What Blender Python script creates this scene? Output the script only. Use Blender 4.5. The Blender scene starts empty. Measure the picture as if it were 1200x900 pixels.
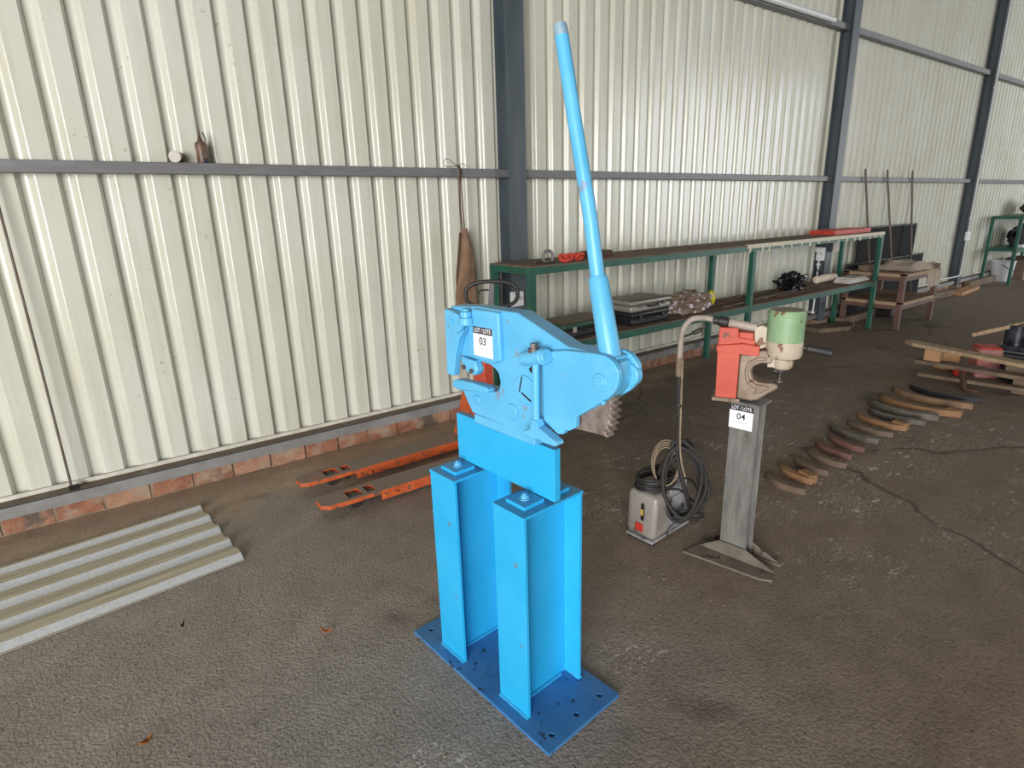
import bpy, bmesh, math, random
from mathutils import Vector, Matrix, Euler, noise
R = math.radians
C = bpy.context.scene.collection
sc = bpy.context.scene

# ------------------------------------------------------------------ camera
cam_data = bpy.data.cameras.new('camera')
cam = bpy.data.objects.new('camera', cam_data); C.objects.link(cam)
cam_data.sensor_width = 36.0
cam_data.lens = 690.7 / 1200 * 36.0
cam_data.clip_start = 0.05; cam_data.clip_end = 200
cam.matrix_world = Matrix(((0.80174766, 0.18956367, -0.56680359, 0.0),
                           (-0.59706941, 0.21179592, -0.77372515, 0.0),
                           (-0.02662349, 0.95875341, 0.28298955, 1.6),
                           (0, 0, 0, 1)))
sc.camera = cam

# ------------------------------------------------------------------ world, daylight through the openings, exposure
w = bpy.data.worlds.new('world'); sc.world = w; w.use_nodes = True
bg = w.node_tree.nodes['Background']
bg.inputs['Color'].default_value = (0.86, 0.93, 1.0, 1); bg.inputs['Strength'].default_value = 0.14

def area(name, loc, target, sx, sy, power, col):
    d = bpy.data.lights.new(name, 'AREA'); d.shape = 'RECTANGLE'; d.size = sx; d.size_y = sy
    d.energy = power; d.color = col
    o = bpy.data.objects.new(name, d); C.objects.link(o); o.location = loc
    o.rotation_euler = (Vector(target) - Vector(loc)).to_track_quat('-Z', 'Y').to_euler()
    return o
area('daylight_corner_door', (-7.6, -5.6, 2.25), (1.5, 3.2, 1.3), 6.6, 4.3, 1700, (1.0, 0.985, 0.96))
area('daylight_far_door', (21.7, -7.4, 3.1), (20.5, 4, 2.6), 10.6, 6.0, 1350, (0.93, 0.97, 1.0))

vs = sc.view_settings
vs.view_transform = 'Standard'; vs.look = 'None'; vs.gamma = 1.0; vs.use_curve_mapping = False
vs.exposure = 0.16

# ------------------------------------------------------------------ materials
def lin(r, g, b):
    f = lambda c: (c / 255 / 12.92) if c / 255 <= 0.04045 else ((c / 255 + 0.055) / 1.055) ** 2.4
    return (f(r), f(g), f(b), 1)

class NT:
    def __init__(s, name):
        s.m = bpy.data.materials.new(name); s.m.use_nodes = True
        s.t = s.m.node_tree; s.p = s.t.nodes['Principled BSDF']
    def n(s, typ, **k):
        x = s.t.nodes.new(typ)
        for a, b in k.items(): setattr(x, a, b)
        return x
    def l(s, a, b): s.t.links.new(a, b)
    def coord(s, kind='Object'):
        if kind == 'World': return s.n('ShaderNodeNewGeometry').outputs['Position']
        return s.n('ShaderNodeTexCoord').outputs[kind]
    def noise(s, vec, scale, detail=4, rough=0.6, stretch=None):
        if stretch:
            mp = s.n('ShaderNodeMapping'); mp.inputs['Scale'].default_value = stretch
            s.l(vec, mp.inputs['Vector']); vec = mp.outputs[0]
        x = s.n('ShaderNodeTexNoise'); x.inputs['Scale'].default_value = scale
        x.inputs['Detail'].default_value = detail; x.inputs['Roughness'].default_value = rough
        s.l(vec, x.inputs['Vector']); return x.outputs['Fac']
    def ramp(s, fac, a, b):
        x = s.n('ShaderNodeMapRange'); x.inputs['From Min'].default_value = a; x.inputs['From Max'].default_value = b
        s.l(fac, x.inputs['Value']); return x.outputs['Result']
    def mix(s, fac, a, b):
        x = s.n('ShaderNodeMix', data_type='RGBA')
        for v, sock in ((fac, x.inputs[0]), (a, x.inputs[6]), (b, x.inputs[7])):
            if isinstance(v, (int, float, tuple)): sock.default_value = v
            else: s.l(v, sock)
        return x.outputs[2]
    def math(s, op, a, b=0.0):
        x = s.n('ShaderNodeMath', operation=op)
        for v, sock in ((a, x.inputs[0]), (b, x.inputs[1])):
            if isinstance(v, (int, float)): sock.default_value = v
            else: s.l(v, sock)
        return x.outputs[0]
    def bump(s, h, strength, dist=0.01):
        x = s.n('ShaderNodeBump'); x.inputs['Strength'].default_value = strength; x.inputs['Distance'].default_value = dist
        s.l(h, x.inputs['Height']); s.l(x.outputs[0], s.p.inputs['Normal'])
    def col(s, c):
        if isinstance(c, tuple): s.p.inputs['Base Color'].default_value = c
        else: s.l(c, s.p.inputs['Base Color'])
    def set(s, rough=None, metal=None, spec=None):
        if rough is not None:
            if isinstance(rough, (int, float)): s.p.inputs['Roughness'].default_value = rough
            else: s.l(rough, s.p.inputs['Roughness'])
        if metal is not None: s.p.inputs['Metallic'].default_value = metal
        if spec is not None: s.p.inputs['Specular IOR Level'].default_value = spec

MAT = {}
def simple(name, a, b=None, scale=8, rough=0.55, metal=0.0, bump=0.0, spot=None, spot_scale=20, spot_at=0.66, dust=None, dust_amt=0.7, stretch=None, spec=None):
    """two-tone noise, optional chips/rust spots, optional settled dust on upward faces"""
    t = NT(name); v = t.coord('Object')
    base = a if b is None else t.mix(t.ramp(t.noise(v, scale, 5, stretch=stretch), 0.35, 0.68), a, b)
    if spot is not None:
        base = t.mix(t.ramp(t.noise(v, spot_scale, 3, 0.7), spot_at, spot_at + 0.035), base, spot)
    if dust is not None:
        g = t.n('ShaderNodeNewGeometry'); sx = t.n('ShaderNodeSeparateXYZ'); t.l(g.outputs['Normal'], sx.inputs[0])
        up = t.ramp(sx.outputs['Z'], 0.75, 0.97)
        base = t.mix(t.math('MULTIPLY', up, t.math('MULTIPLY', t.ramp(t.noise(v, 9, 4), 0.1, 0.42), dust_amt)), base, dust)
    t.col(base); t.set(rough, metal, spec)
    if bump: t.bump(t.noise(v, 45, 4), bump, 0.004)
    MAT[name] = t.m; return t.m

DUST = lin(128, 114, 98)
simple('blue_paint', lin(36, 168, 224), lin(50, 176, 232), 5, 0.40, spot=lin(112, 122, 132), spot_scale=11, spot_at=0.70, bump=0.05, dust=lin(74, 122, 160), dust_amt=0.75)
simple('blue_paint_machine', lin(84, 172, 218), lin(102, 186, 230), 6, 0.38, spot=lin(124, 148, 176), spot_scale=15, spot_at=0.66, bump=0.12, dust=lin(100, 140, 172), dust_amt=0.55)
simple('blue_paint_floorplate', lin(50, 108, 162), lin(64, 122, 174), 9, 0.6, spot=lin(38, 52, 66), spot_scale=26, spot_at=0.63, bump=0.15)
simple('worn_blue', lin(130, 172, 200), lin(168, 186, 196), 40, 0.4, 0.3)
simple('dark_hole', lin(22, 20, 20), rough=0.9)
simple('gear_iron', lin(112, 98, 90), lin(150, 136, 128), 30, 0.55, 0.3, 0.3)
simple('bolt_steel', lin(120, 110, 108), lin(90, 70, 62), 60, 0.45, 0.5)
simple('galv_grey', lin(124, 124, 126), lin(108, 108, 110), 4, 0.5, 0.1, 0.05, stretch=(1, 1, 6), dust=DUST, dust_amt=0.5)
simple('base_rail_grey', lin(142, 142, 142), lin(120, 118, 116), 5, 0.6, 0.1, 0.1, dust=lin(98, 82, 68), dust_amt=1.0)
simple('column_paint', lin(68, 77, 84), lin(83, 92, 99), 3, 0.42, 0.0, 0.05, spot=lin(92, 78, 68), spot_scale=9, spot_at=0.7, stretch=(3, 3, 0.6))
simple('cream_flash', lin(214, 210, 198), lin(186, 180, 166), 14, 0.6)
simple('shelf_green', lin(40, 98, 80), lin(30, 78, 64), 5, 0.45, 0.0, 0.1, spot=lin(205, 208, 200), spot_scale=22, spot_at=0.74)
simple('shelf_deck', lin(124, 104, 88), lin(94, 76, 64), 4, 0.8, 0.0, 0.3, stretch=(1, 5, 1))
simple('cream_trim', lin(222, 216, 196), lin(196, 186, 164), 20, 0.6, 0.0, 0.1)
simple('orange_paint', lin(198, 94, 46), lin(172, 74, 36), 11, 0.6, 0.0, 0.3, spot=lin(112, 76, 58), spot_scale=20, spot_at=0.56, dust=lin(122, 108, 94), dust_amt=0.98)
simple('black_rubber', lin(36, 34, 34), lin(50, 47, 45), 30, 0.55, 0.0, 0.1)
simple('black_plastic', lin(40, 38, 42), lin(30, 28, 31), 12, 0.4, dust=lin(92, 82, 74), dust_amt=0.5)
simple('stand_steel', lin(134, 132, 128), lin(100, 98, 95), 9, 0.42, 0.15, 0.1, spot=lin(78, 58, 46), spot_scale=6, spot_at=0.63, stretch=(3, 3, 0.5))
simple('stand_foot', lin(104, 96, 86), lin(128, 120, 110), 12, 0.5, 0.1, 0.2, spot=lin(80, 55, 40), spot_scale=9, spot_at=0.6)
simple('red_orange', lin(196, 80, 56), lin(180, 66, 46), 7, 0.5, 0.0, 0.15, spot=lin(106, 60, 52), spot_scale=11, spot_at=0.66)
simple('cast_grey', lin(146, 132, 118), lin(112, 92, 78), 10, 0.5, 0.35, 0.3, spot=lin(86, 62, 48), spot_scale=14, spot_at=0.6)
simple('green_motor', lin(138, 168, 130), lin(118, 150, 112), 9, 0.5, 0.0, 0.1, spot=lin(116, 92, 68), spot_scale=13, spot_at=0.57, dust=lin(120, 104, 86), dust_amt=0.95)
simple('chipped_white', lin(190, 178, 160), lin(172, 156, 136), 12, 0.55, 0.0, 0.2, spot=lin(120, 82, 60), spot_scale=12, spot_at=0.55)
simple('grey_pipe', lin(170, 158, 148), lin(146, 132, 122), 12, 0.55, 0.0, 0.1)
simple('pump_grey', lin(158, 152, 146), lin(134, 127, 121), 7, 0.36, 0.05, 0.1, spot=lin(92, 84, 78), spot_scale=14, spot_at=0.64)
simple('tank_grey', lin(166, 164, 166), lin(128, 126, 130), 9, 0.4, 0.1, 0.1, spot=lin(70, 66, 76), spot_scale=13, spot_at=0.62)
simple('red_plastic', lin(206, 62, 50), lin(180, 48, 40), 20, 0.45)
simple('yellow_plastic', lin(214, 178, 70), rough=0.5)
simple('rope_tan', lin(150, 134, 112), lin(118, 102, 84), 40, 0.8)
simple('sack_brown', lin(138, 110, 88), lin(116, 90, 70), 9, 0.85, 0.0, 0.5)
simple('leather_dark', lin(92, 66, 50), lin(74, 54, 42), 9, 0.8)
simple('can_white', lin(202, 196, 190), lin(182, 174, 168), 30, 0.6)
simple('bottle_brown', lin(78, 62, 52), lin(138, 106, 84), 26, 0.4, spot=lin(40, 48, 66), spot_scale=18, spot_at=0.55)
simple('rusty_rod', lin(92, 74, 62), lin(112, 104, 98), 8, 0.6, 0.3)
simple('silver_case', lin(172, 166, 160), lin(150, 144, 138), 12, 0.4, 0.4, dust=lin(124, 106, 90), dust_amt=0.98)
simple('case_green', lin(46, 80, 66), lin(36, 66, 54), 8, 0.5, dust=lin(120, 100, 82), dust_amt=0.98)
simple('white_plastic', lin(226, 228, 230), rough=0.45)
simple('bag_film', lin(150, 134, 126), lin(122, 92, 66), 7, 0.25, 0.0, 0.2, spot=lin(212, 206, 212), spot_scale=9, spot_at=0.56)
simple('yellow_knot', lin(214, 208, 60), rough=0.5)
simple('black_bag', lin(28, 27, 30), rough=0.28)
simple('paper_white', lin(208, 204, 198), lin(188, 182, 174), 12, 0.75)
simple('table_brown', lin(112, 84, 74), lin(96, 72, 64), 6, 0.6, 0.0, 0.1)
simple('table_top', lin(150, 118, 92), lin(124, 98, 78), 5, 0.75, stretch=(1, 5, 1))
simple('table_edge', lin(178, 150, 122), lin(156, 130, 104), 8, 0.75)
simple('panel_black', lin(17, 16, 18), lin(26, 25, 28), 4, 0.75, spec=0.2)
simple('cloth_beige', lin(232, 220, 204), lin(214, 198, 178), 9, 0.9, 0.0, 0.3)
simple('timber', lin(182, 158, 126), lin(150, 126, 100), 6, 0.75, 0.0, 0.2, stretch=(6, 1, 1))
simple('timber_dirty', lin(128, 110, 92), lin(98, 82, 68), 6, 0.8, 0.0, 0.25)
simple('timber_orange', lin(190, 142, 96), lin(162, 128, 100), 6, 0.75, 0.0, 0.2)
simple('arc_tan', lin(140, 110, 82), lin(104, 82, 64), 9, 0.65, 0.0, 0.2)
simple('arc_brown', lin(112, 94, 78), lin(86, 72, 60), 9, 0.65, 0.0, 0.2)
simple('arc_orange', lin(150, 112, 76), lin(112, 86, 64), 9, 0.65, 0.0, 0.2)
simple('arc_black', lin(44, 43, 46), lin(64, 62, 64), 12, 0.35, 0.3)
simple('arc_steel', lin(112, 104, 96), lin(60, 55, 52), 9, 0.35, 0.25)
simple('arc_red', lin(112, 76, 68), lin(92, 70, 60), 12, 0.65, 0.0, 0.2)
simple('leaf_orange', lin(196, 138, 82), lin(170, 110, 64), 30, 0.7)
simple('leaf_brown', lin(96, 74, 58), lin(116, 90, 70), 30, 0.8)
simple('mortar', lin(150, 132, 114), lin(122, 106, 92), 14, 0.95, 0.0, 0.5)
simple('red_tray', lin(206, 74, 56), lin(186, 60, 48), 8, 0.5)
simple('pink_box', lin(178, 104, 100), lin(196, 148, 142), 6, 0.5)
simple('engine_black', lin(36, 36, 42), lin(92, 96, 110), 9, 0.28, 0.4)
simple('bucket_white', lin(214, 216, 222), rough=0.45)
simple('label_white', lin(238, 236, 238), rough=0.6)
simple('label_ink', lin(36, 26, 42), rough=0.6)
simple('roof_sheet', lin(112, 112, 110), rough=0.6)
simple('shed_wall', lin(112, 108, 98), rough=0.7)

def brick_mat(name, a, b):
    t = NT(name); v = t.coord('World')
    c = t.mix(t.ramp(t.noise(v, 16, 5), 0.35, 0.65), a, b)
    c = t.mix(t.ramp(t.noise(v, 9, 4), 0.47, 0.62), c, lin(158, 138, 118))
    c = t.mix(t.ramp(t.noise(v, 5, 3), 0.56, 0.66), c, lin(96, 84, 74))
    t.col(c); t.set(0.92); t.bump(t.noise(v, 60, 5), 0.6, 0.01); MAT[name] = t.m
brick_mat('brick_red', lin(160, 110, 86), lin(134, 90, 70))
brick_mat('brick_pale', lin(172, 132, 108), lin(150, 108, 86))

def cladding_mat():
    t = NT('cladding'); v = t.coord('World')
    c = t.mix(t.ramp(t.noise(v, 1.3, 4), 0.35, 0.7), lin(200, 199, 184), lin(209, 210, 200))
    c = t.mix(t.math('MULTIPLY', t.ramp(t.noise(v, 3.0, 5, stretch=(7, 1, 0.35)), 0.5, 0.75), 0.55), c, lin(184, 179, 158))
    sx = t.n('ShaderNodeSeparateXYZ'); t.l(v, sx.inputs[0])
    grime = t.math('MULTIPLY', t.ramp(t.noise(v, 34, 3), 0.66, 0.72), t.ramp(t.noise(v, 2.2, 2), 0.5, 0.6))
    c = t.mix(t.math('MULTIPLY', grime, 0.55), c, lin(120, 108, 90))
    t.col(c); t.set(0.21, 0.0, 0.5)
    t.bump(t.noise(v, 2.5, 2, stretch=(4, 1, 0.5)), 0.10, 0.02)
    MAT['cladding'] = t.m
cladding_mat()

def loose_sheet_mat():
    t = NT('loose_sheet'); v = t.coord('Object')
    g = t.n('ShaderNodeNewGeometry'); sx = t.n('ShaderNodeSeparateXYZ'); t.l(g.outputs['Normal'], sx.inputs[0])
    flat = t.ramp(sx.outputs['Z'], 0.90, 0.97)
    clean = t.mix(t.ramp(t.noise(v, 90, 3), 0.5, 0.62), lin(186, 188, 190), lin(172, 172, 172))
    dusty = t.mix(t.ramp(t.noise(v, 6, 5, stretch=(0.5, 8, 1)), 0.35, 0.65), lin(192, 182, 160), lin(166, 156, 132))
    t.col(t.mix(flat, clean, dusty)); t.set(0.5, 0.0); MAT['loose_sheet'] = t.m
loose_sheet_mat()

def floor_mat():
    t = NT('floor_concrete'); v = t.coord('World')
    sx = t.n('ShaderNodeSeparateXYZ'); t.l(v, sx.inputs[0]); X, Y = sx.outputs['X'], sx.outputs['Y']
    big = t.noise(v, 0.9, 6, 0.62); med = t.noise(v, 6, 6, 0.65); fine = t.noise(v, 70, 4, 0.7)
    grey = t.mix(t.ramp(med, 0.3, 0.7), lin(138, 129, 120), lin(163, 153, 143))
    brown = t.mix(t.ramp(med, 0.3, 0.7), lin(116, 101, 88), lin(142, 125, 109))
    edge = t.math('ADD', X, t.math('MULTIPLY', t.math('SUBTRACT', big, 0.5), 2.5))
    c = t.mix(t.ramp(edge, 0.4, 2.0), grey, brown)
    # smooth dusty strip along the wall, with a ragged edge
    ed = t.math('ADD', Y, t.math('ADD', t.math('MULTIPLY', X, -0.06), t.math('MULTIPLY', t.math('SUBTRACT', t.noise(v, 2.2, 5), 0.5), 0.9)))
    strip = t.math('MULTIPLY', t.ramp(ed, 3.2, 3.36), t.ramp(X, 9.0, 4.0))
    c = t.mix(strip, c, t.mix(t.ramp(med, 0.35, 0.7), lin(182, 158, 132), lin(156, 135, 114)))
    # paler traffic haze far along the shed
    c = t.mix(t.math('MULTIPLY', t.ramp(t.noise(v, 0.7, 4, stretch=(0.5, 1.5, 1)), 0.42, 0.7), 0.5), c, lin(126, 118, 110))
    # rust stain, dark oil patches
    c = t.mix(t.math('MULTIPLY', t.ramp(t.noise(v, 1.6, 3), 0.62, 0.72), 0.55), c, lin(62, 55, 50))
    c = t.mix(t.math('MULTIPLY', t.ramp(t.noise(v, 1.15, 4), 0.66, 0.74), 0.5), c, lin(116, 82, 62))
    # white paint speckles round the punch and the row of arcs
    def zone(cx, cy, r0, r1):
        d = t.n('ShaderNodeVectorMath', operation='DISTANCE'); t.l(v, d.inputs[0]); d.inputs[1].default_value = (cx, cy, 0)
        return t.ramp(d.outputs['Value'], r1, r0)
    z = zone(3.4, 1.9, 0.7, 1.8)
    for a in ((4.6, 1.3, 0.5, 1.3), (0.62, 1.27, 0.07, 0.17), (1.42, 1.2, 0.05, 0.16), (2.4, 2.2, 0.2, 0.8), (4.6, 2.4, .4, 1.2)):
        z = t.math('MAXIMUM', z, zone(*a))
    sp = t.noise(v, 13, 6, 0.78, stretch=(0.7, 1.7, 1)); sp2 = t.noise(v, 75, 2, 0.7)
    z = t.math('MULTIPLY', z, t.ramp(t.noise(v, 2.6, 3), 0.38, 0.62))
    spk = t.math('MULTIPLY', z, t.math('MAXIMUM', t.ramp(sp, 0.565, 0.62), t.math('MULTIPLY', t.ramp(sp2, 0.59, 0.64), 0.9)))
    c = t.mix(t.math('MULTIPLY', spk, 0.92), c, lin(214, 208, 198))
    # grit everywhere
    c = t.mix(t.math('MULTIPLY', t.ramp(fine, 0.54, 0.70), t.math('ADD', 0.22, t.math('MULTIPLY', t.ramp(edge, 2.4, 0.8), 0.25))), c, lin(172, 164, 154))
    c = t.mix(t.math('MULTIPLY', t.ramp(fine, 0.46, 0.34), 0.6), c, lin(62, 56, 51))
    # hair cracks
    vo = t.n('ShaderNodeTexVoronoi', feature='DISTANCE_TO_EDGE'); vo.inputs['Scale'].default_value = 0.23
    wv = t.n('ShaderNodeVectorMath', operation='ADD'); t.l(v, wv.inputs[0])
    nz = t.n('ShaderNodeTexNoise'); nz.inputs['Scale'].default_value = 2.5; nz.inputs['Detail'].default_value = 4; t.l(v, nz.inputs['Vector'])
    sc_ = t.n('ShaderNodeVectorMath', operation='SCALE'); t.l(nz.outputs['Color'], sc_.inputs[0]); sc_.inputs['Scale'].default_value = 0.22
    t.l(sc_.outputs[0], wv.inputs[1]); t.l(wv.outputs[0], vo.inputs['Vector'])
    crack = t.math('MULTIPLY', t.ramp(vo.outputs['Distance'], 0.0022, 0.0008), t.ramp(X, 1.4, 1.9))
    c = t.mix(t.math('MULTIPLY', crack, 0.55), c, lin(46, 40, 36))
    t.col(c); t.set(t.ramp(big, 0.2, 0.9), 0.0, 0.35)
    rr = t.ramp(med, 0.25, 0.8); mr = t.n('ShaderNodeMapRange'); mr.inputs['To Min'].default_value = 0.55; mr.inputs['To Max'].default_value = 0.9
    t.l(rr, mr.inputs['Value']); t.l(mr.outputs[0], t.p.inputs['Roughness'])
    gritty = t.ramp(edge, 2.6, 0.8)
    vg = t.n('ShaderNodeTexVoronoi', feature='SMOOTH_F1'); vg.inputs['Scale'].default_value = 105; vg.inputs['Smoothness'].default_value = 0.4; t.l(v, vg.inputs['Vector'])
    peb = t.math('SUBTRACT', t.noise(v, 42, 4, 0.65), t.math('MULTIPLY', vg.outputs['Distance'], 0.75))
    grit = t.math('MULTIPLY', peb, t.math('ADD', t.math('MULTIPLY', t.math('MULTIPLY', gritty, t.math('SUBTRACT', 1.0, strip)), 0.75), 0.25))
    hh = t.math('ADD', t.math('MULTIPLY', grit, 1.0), t.math('MULTIPLY', med, 0.5))
    hh = t.math('SUBTRACT', hh, t.math('MULTIPLY', crack, 0.25))
    t.bump(hh, 0.32, 0.012)
    MAT['floor_concrete'] = t.m
floor_mat()

# ------------------------------------------------------------------ mesh helpers
class MB:
    def __init__(s): s.bm = bmesh.new()
    def vs(s, pts): return [s.bm.verts.new(p) for p in pts]
    def box(s, x0, x1, y0, y1, z0, z1, mat=None):
        p = [Vector((x, y, z)) for x in (x0, x1) for y in (y0, y1) for z in (z0, z1)]
        if mat is not None: p = [mat @ q for q in p]
        v = s.vs(p)
        for f in ((0, 1, 3, 2), (4, 6, 7, 5), (0, 4, 5, 1), (2, 3, 7, 6), (0, 2, 6, 4), (1, 5, 7, 3)):
            s.bm.faces.new([v[i] for i in f])
        return s
    def cbox(s, c, size, rot=(0, 0, 0)):
        m = Matrix.Translation(c) @ Euler(rot).to_matrix().to_4x4()
        a, b, d = (q / 2 for q in size)
        return s.box(-a, a, -b, b, -d, d, m)
    def rings(s, rings, closed=False, cap=True):
        R_ = [s.vs(r) for r in rings]; n = len(R_[0]); k = len(R_)
        for i in range(k if closed else k - 1):
            a, b = R_[i], R_[(i + 1) % k]
            for j in range(n):
                s.bm.faces.new((a[j], a[(j + 1) % n], b[(j + 1) % n], b[j]))
        if cap and not closed:
            s.bm.faces.new(R_[0][::-1]); s.bm.faces.new(R_[-1])
        return s
    def tube(s, path, r, n=10, closed=False):
        P = [Vector(p) for p in path]; k = len(P)
        rr = r if isinstance(r, (list, tuple)) else [r] * k
        T = []
        for i in range(k):
            a = P[(i - 1) % k] if (closed or i > 0) else P[i]; b = P[(i + 1) % k] if (closed or i < k - 1) else P[i]
            T.append((b - a).normalized())
        up = Vector((0, 0, 1)) if abs(T[0].z) < 0.9 else Vector((1, 0, 0))
        nrm = (up - T[0] * up.dot(T[0])).normalized(); out = []
        for i in range(k):
            nrm = (nrm - T[i] * nrm.dot(T[i])).normalized(); bi = T[i].cross(nrm)
            out.append([P[i] + (nrm * math.cos(2 * math.pi * j / n) + bi * math.sin(2 * math.pi * j / n)) * rr[i] for j in range(n)])
        return s.rings(out, closed)
    def cyl(s, p0, p1, r0, r1=None, n=16): return s.tube([p0, p1], [r0, r0 if r1 is None else r1], n)
    def lathe(s, prof, origin=(0, 0, 0), n=24, M=None):
        M = M or Matrix.Identity(4); o = Vector(origin)
        return s.rings([[o + (M @ Vector((r * math.cos(2 * math.pi * j / n), r * math.sin(2 * math.pi * j / n), z))) for j in range(n)] for r, z in prof])
    def prism(s, pts, a, b, plane='yz', holes=()):
        f = {'yz': lambda p, d: (d, p[0], p[1]), 'xz': lambda p, d: (p[0], d, p[1]), 'xy': lambda p, d: (p[0], p[1], d)}[plane]
        tb = bmesh.new(); ed = []
        for lp in [pts] + list(holes):
            v = [tb.verts.new(f(p, a)) for p in lp]
            ed += [tb.edges.new((v[i], v[(i + 1) % len(v)])) for i in range(len(v))]
        bmesh.ops.triangle_fill(tb, edges=ed, use_beauty=True)
        fs = list(tb.faces)
        r = bmesh.ops.extrude_face_region(tb, geom=fs)
        d = Vector(f((0, 0), b)) - Vector(f((0, 0), a))
        bmesh.ops.translate(tb, verts=[g for g in r['geom'] if isinstance(g, bmesh.types.BMVert)], vec=d)
        mp = {v: s.bm.verts.new(v.co) for v in tb.verts}
        for q in tb.faces: s.bm.faces.new([mp[v] for v in q.verts])
        tb.free(); return s
    def blob(s, c, rad, seed=0, amp=0.25, freq=2.0, sub=3, flat=None):
        r = bmesh.ops.create_icosphere(s.bm, subdivisions=sub, radius=1.0)
        for v in r['verts']:
            n = noise.noise(v.co * freq + Vector((seed * 7.3, seed * 3.1, seed))) + 0.5 * noise.noise(v.co * freq * 2.7 + Vector((seed, 5, 9)))
            q = v.co * (1 + amp * n); p = Vector((q.x * rad[0], q.y * rad[1], q.z * rad[2])) + Vector(c)
            if flat is not None and p.z < flat: p.z = flat
            v.co = p
        return s
    def quad_grid(s, fn, nu, nv, thick=0.0):
        g = [[s.bm.verts.new(fn(i / nu, j / nv)) for j in range(nv + 1)] for i in range(nu + 1)]
        fs = [s.bm.faces.new((g[i][j], g[i + 1][j], g[i + 1][j + 1], g[i][j + 1])) for i in range(nu) for j in range(nv)]
        if thick: bmesh.ops.solidify(s.bm, geom=fs, thickness=thick)
        return s
    def mesh(s, name):
        bmesh.ops.recalc_face_normals(s.bm, faces=s.bm.faces)
        me = bpy.data.meshes.new(name); s.bm.to_mesh(me); s.bm.free(); return me
    def build(s, name, mat, parent=None, bevel=0.0, smooth=True, seg=2):
        me = s.mesh(name)
        if smooth:
            me.polygons.foreach_set('use_smooth', [True] * len(me.polygons)); me.set_sharp_from_angle(angle=R(35))
        me.materials.append(MAT[mat])
        o = bpy.data.objects.new(name, me); C.objects.link(o)
        if parent is not None: o.parent = parent
        if bevel:
            b = o.modifiers.new('edge', 'BEVEL'); b.width = bevel; b.segments = seg; b.limit_method = 'ANGLE'; b.angle_limit = R(40); b.harden_normals = False
        return o

def tag(o, label, cat, group=None):
    o['label'] = label; o['category'] = cat
    if group: o['group'] = group
    return o
def thing(name, label, cat, loc=(0, 0, 0), rz=0.0, group=None, rot=None):
    o = bpy.data.objects.new(name, None); C.objects.link(o); o.location = loc
    o.rotation_euler = rot if rot else (0, 0, rz); o.empty_display_size = 0.1
    return tag(o, label, cat, group)
def struct(o, kind='structure'): o['kind'] = kind; return o
def empty_struct(name):
    o = bpy.data.objects.new(name, None); C.objects.link(o); return struct(o)
def dup(o, parent):
    c = o.copy(); C.objects.link(c); c.parent = parent; return c
def circ(cx, cy, r, n=12): return [(cx + r * math.cos(2 * math.pi * i / n), cy + r * math.sin(2 * math.pi * i / n)) for i in range(n)]
def hexb(mb, p, axis, r, h):
    p = Vector(p); return mb.cyl(p, p + Vector(axis) * h, r, n=6)
def text(body, size, loc, rot, mat, parent, ext=0.0006, bold=0.0, sx=1.0):
    cu = bpy.data.curves.new('lettering', 'FONT'); cu.body = body; cu.size = size; cu.align_x = 'CENTER'; cu.align_y = 'CENTER'; cu.extrude = ext; cu.offset = bold
    t = bpy.data.objects.new('lettering_source', cu); C.objects.link(t)
    dg = bpy.context.evaluated_depsgraph_get()
    me = bpy.data.meshes.new_from_object(t.evaluated_get(dg)); bpy.data.objects.remove(t); bpy.data.curves.remove(cu)
    me.name = 'lettering'; me.materials.clear(); me.materials.append(MAT[mat])
    o = bpy.data.objects.new('lettering', me); C.objects.link(o); o.parent = parent; o.location = loc; o.rotation_euler = rot; o.scale = (sx, 1, 1)
    return o

# ================================================================== SETTING
W = 3.95            # plane of the cladding pans
struct(MB().box(-20, 30, -14, 4.2, -0.2, 0).build('floor', 'floor_concrete', smooth=False))

wall = empty_struct('wall_back')
def sheet_mesh():
    mb = MB(); prof = []
    for k in range(4):
        x = k * 0.1715
        prof += [(x, 0), (x + 0.016, 0.034), (x + 0.048, 0.034)]
        prof += [(x + 0.048 + 0.036 * q, 0.034 * (1 - (3 * q * q - 2 * q ** 3))) for q in (0.2, 0.4, 0.6, 0.8, 1.0)] + [(x + 0.089, 0)]
    prof += [(0.686, 0.0), (0.698, 0.022)]
    th = 0.0012
    f = [(x, y) for x, y in prof]; b = [(x, y + th) for x, y in prof]
    rows = [[(x, y, z) for x, y in f] for z in (0.0, 6.05)]
    v0, v1 = mb.vs(rows[0]), mb.vs(rows[1])
    for i in range(len(f) - 1): mb.bm.faces.new((v0[i], v0[i + 1], v1[i + 1], v1[i]))
    return mb
mb = sheet_mesh(); sm = mb.mesh('cladding_sheet'); sm.polygons.foreach_set('use_smooth', [True] * len(sm.polygons)); sm.set_sharp_from_angle(angle=R(50)); sm.materials.append(MAT['cladding'])
random.seed(3)
for k in range(-13, 41):
    o = bpy.data.objects.new('cladding_sheet', sm); C.objects.link(o); o.parent = wall
    o.location = (0.2142 + 0.686 * k, W - (0.003 if k % 2 else 0.0), 0.182)
# outer backing behind sheets (keeps daylight out of the laps)
MB().box(-9, 30, W + 0.12, W + 0.16, 0.0, 6.3).build('backing', 'shed_wall', wall, smooth=False)

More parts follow.
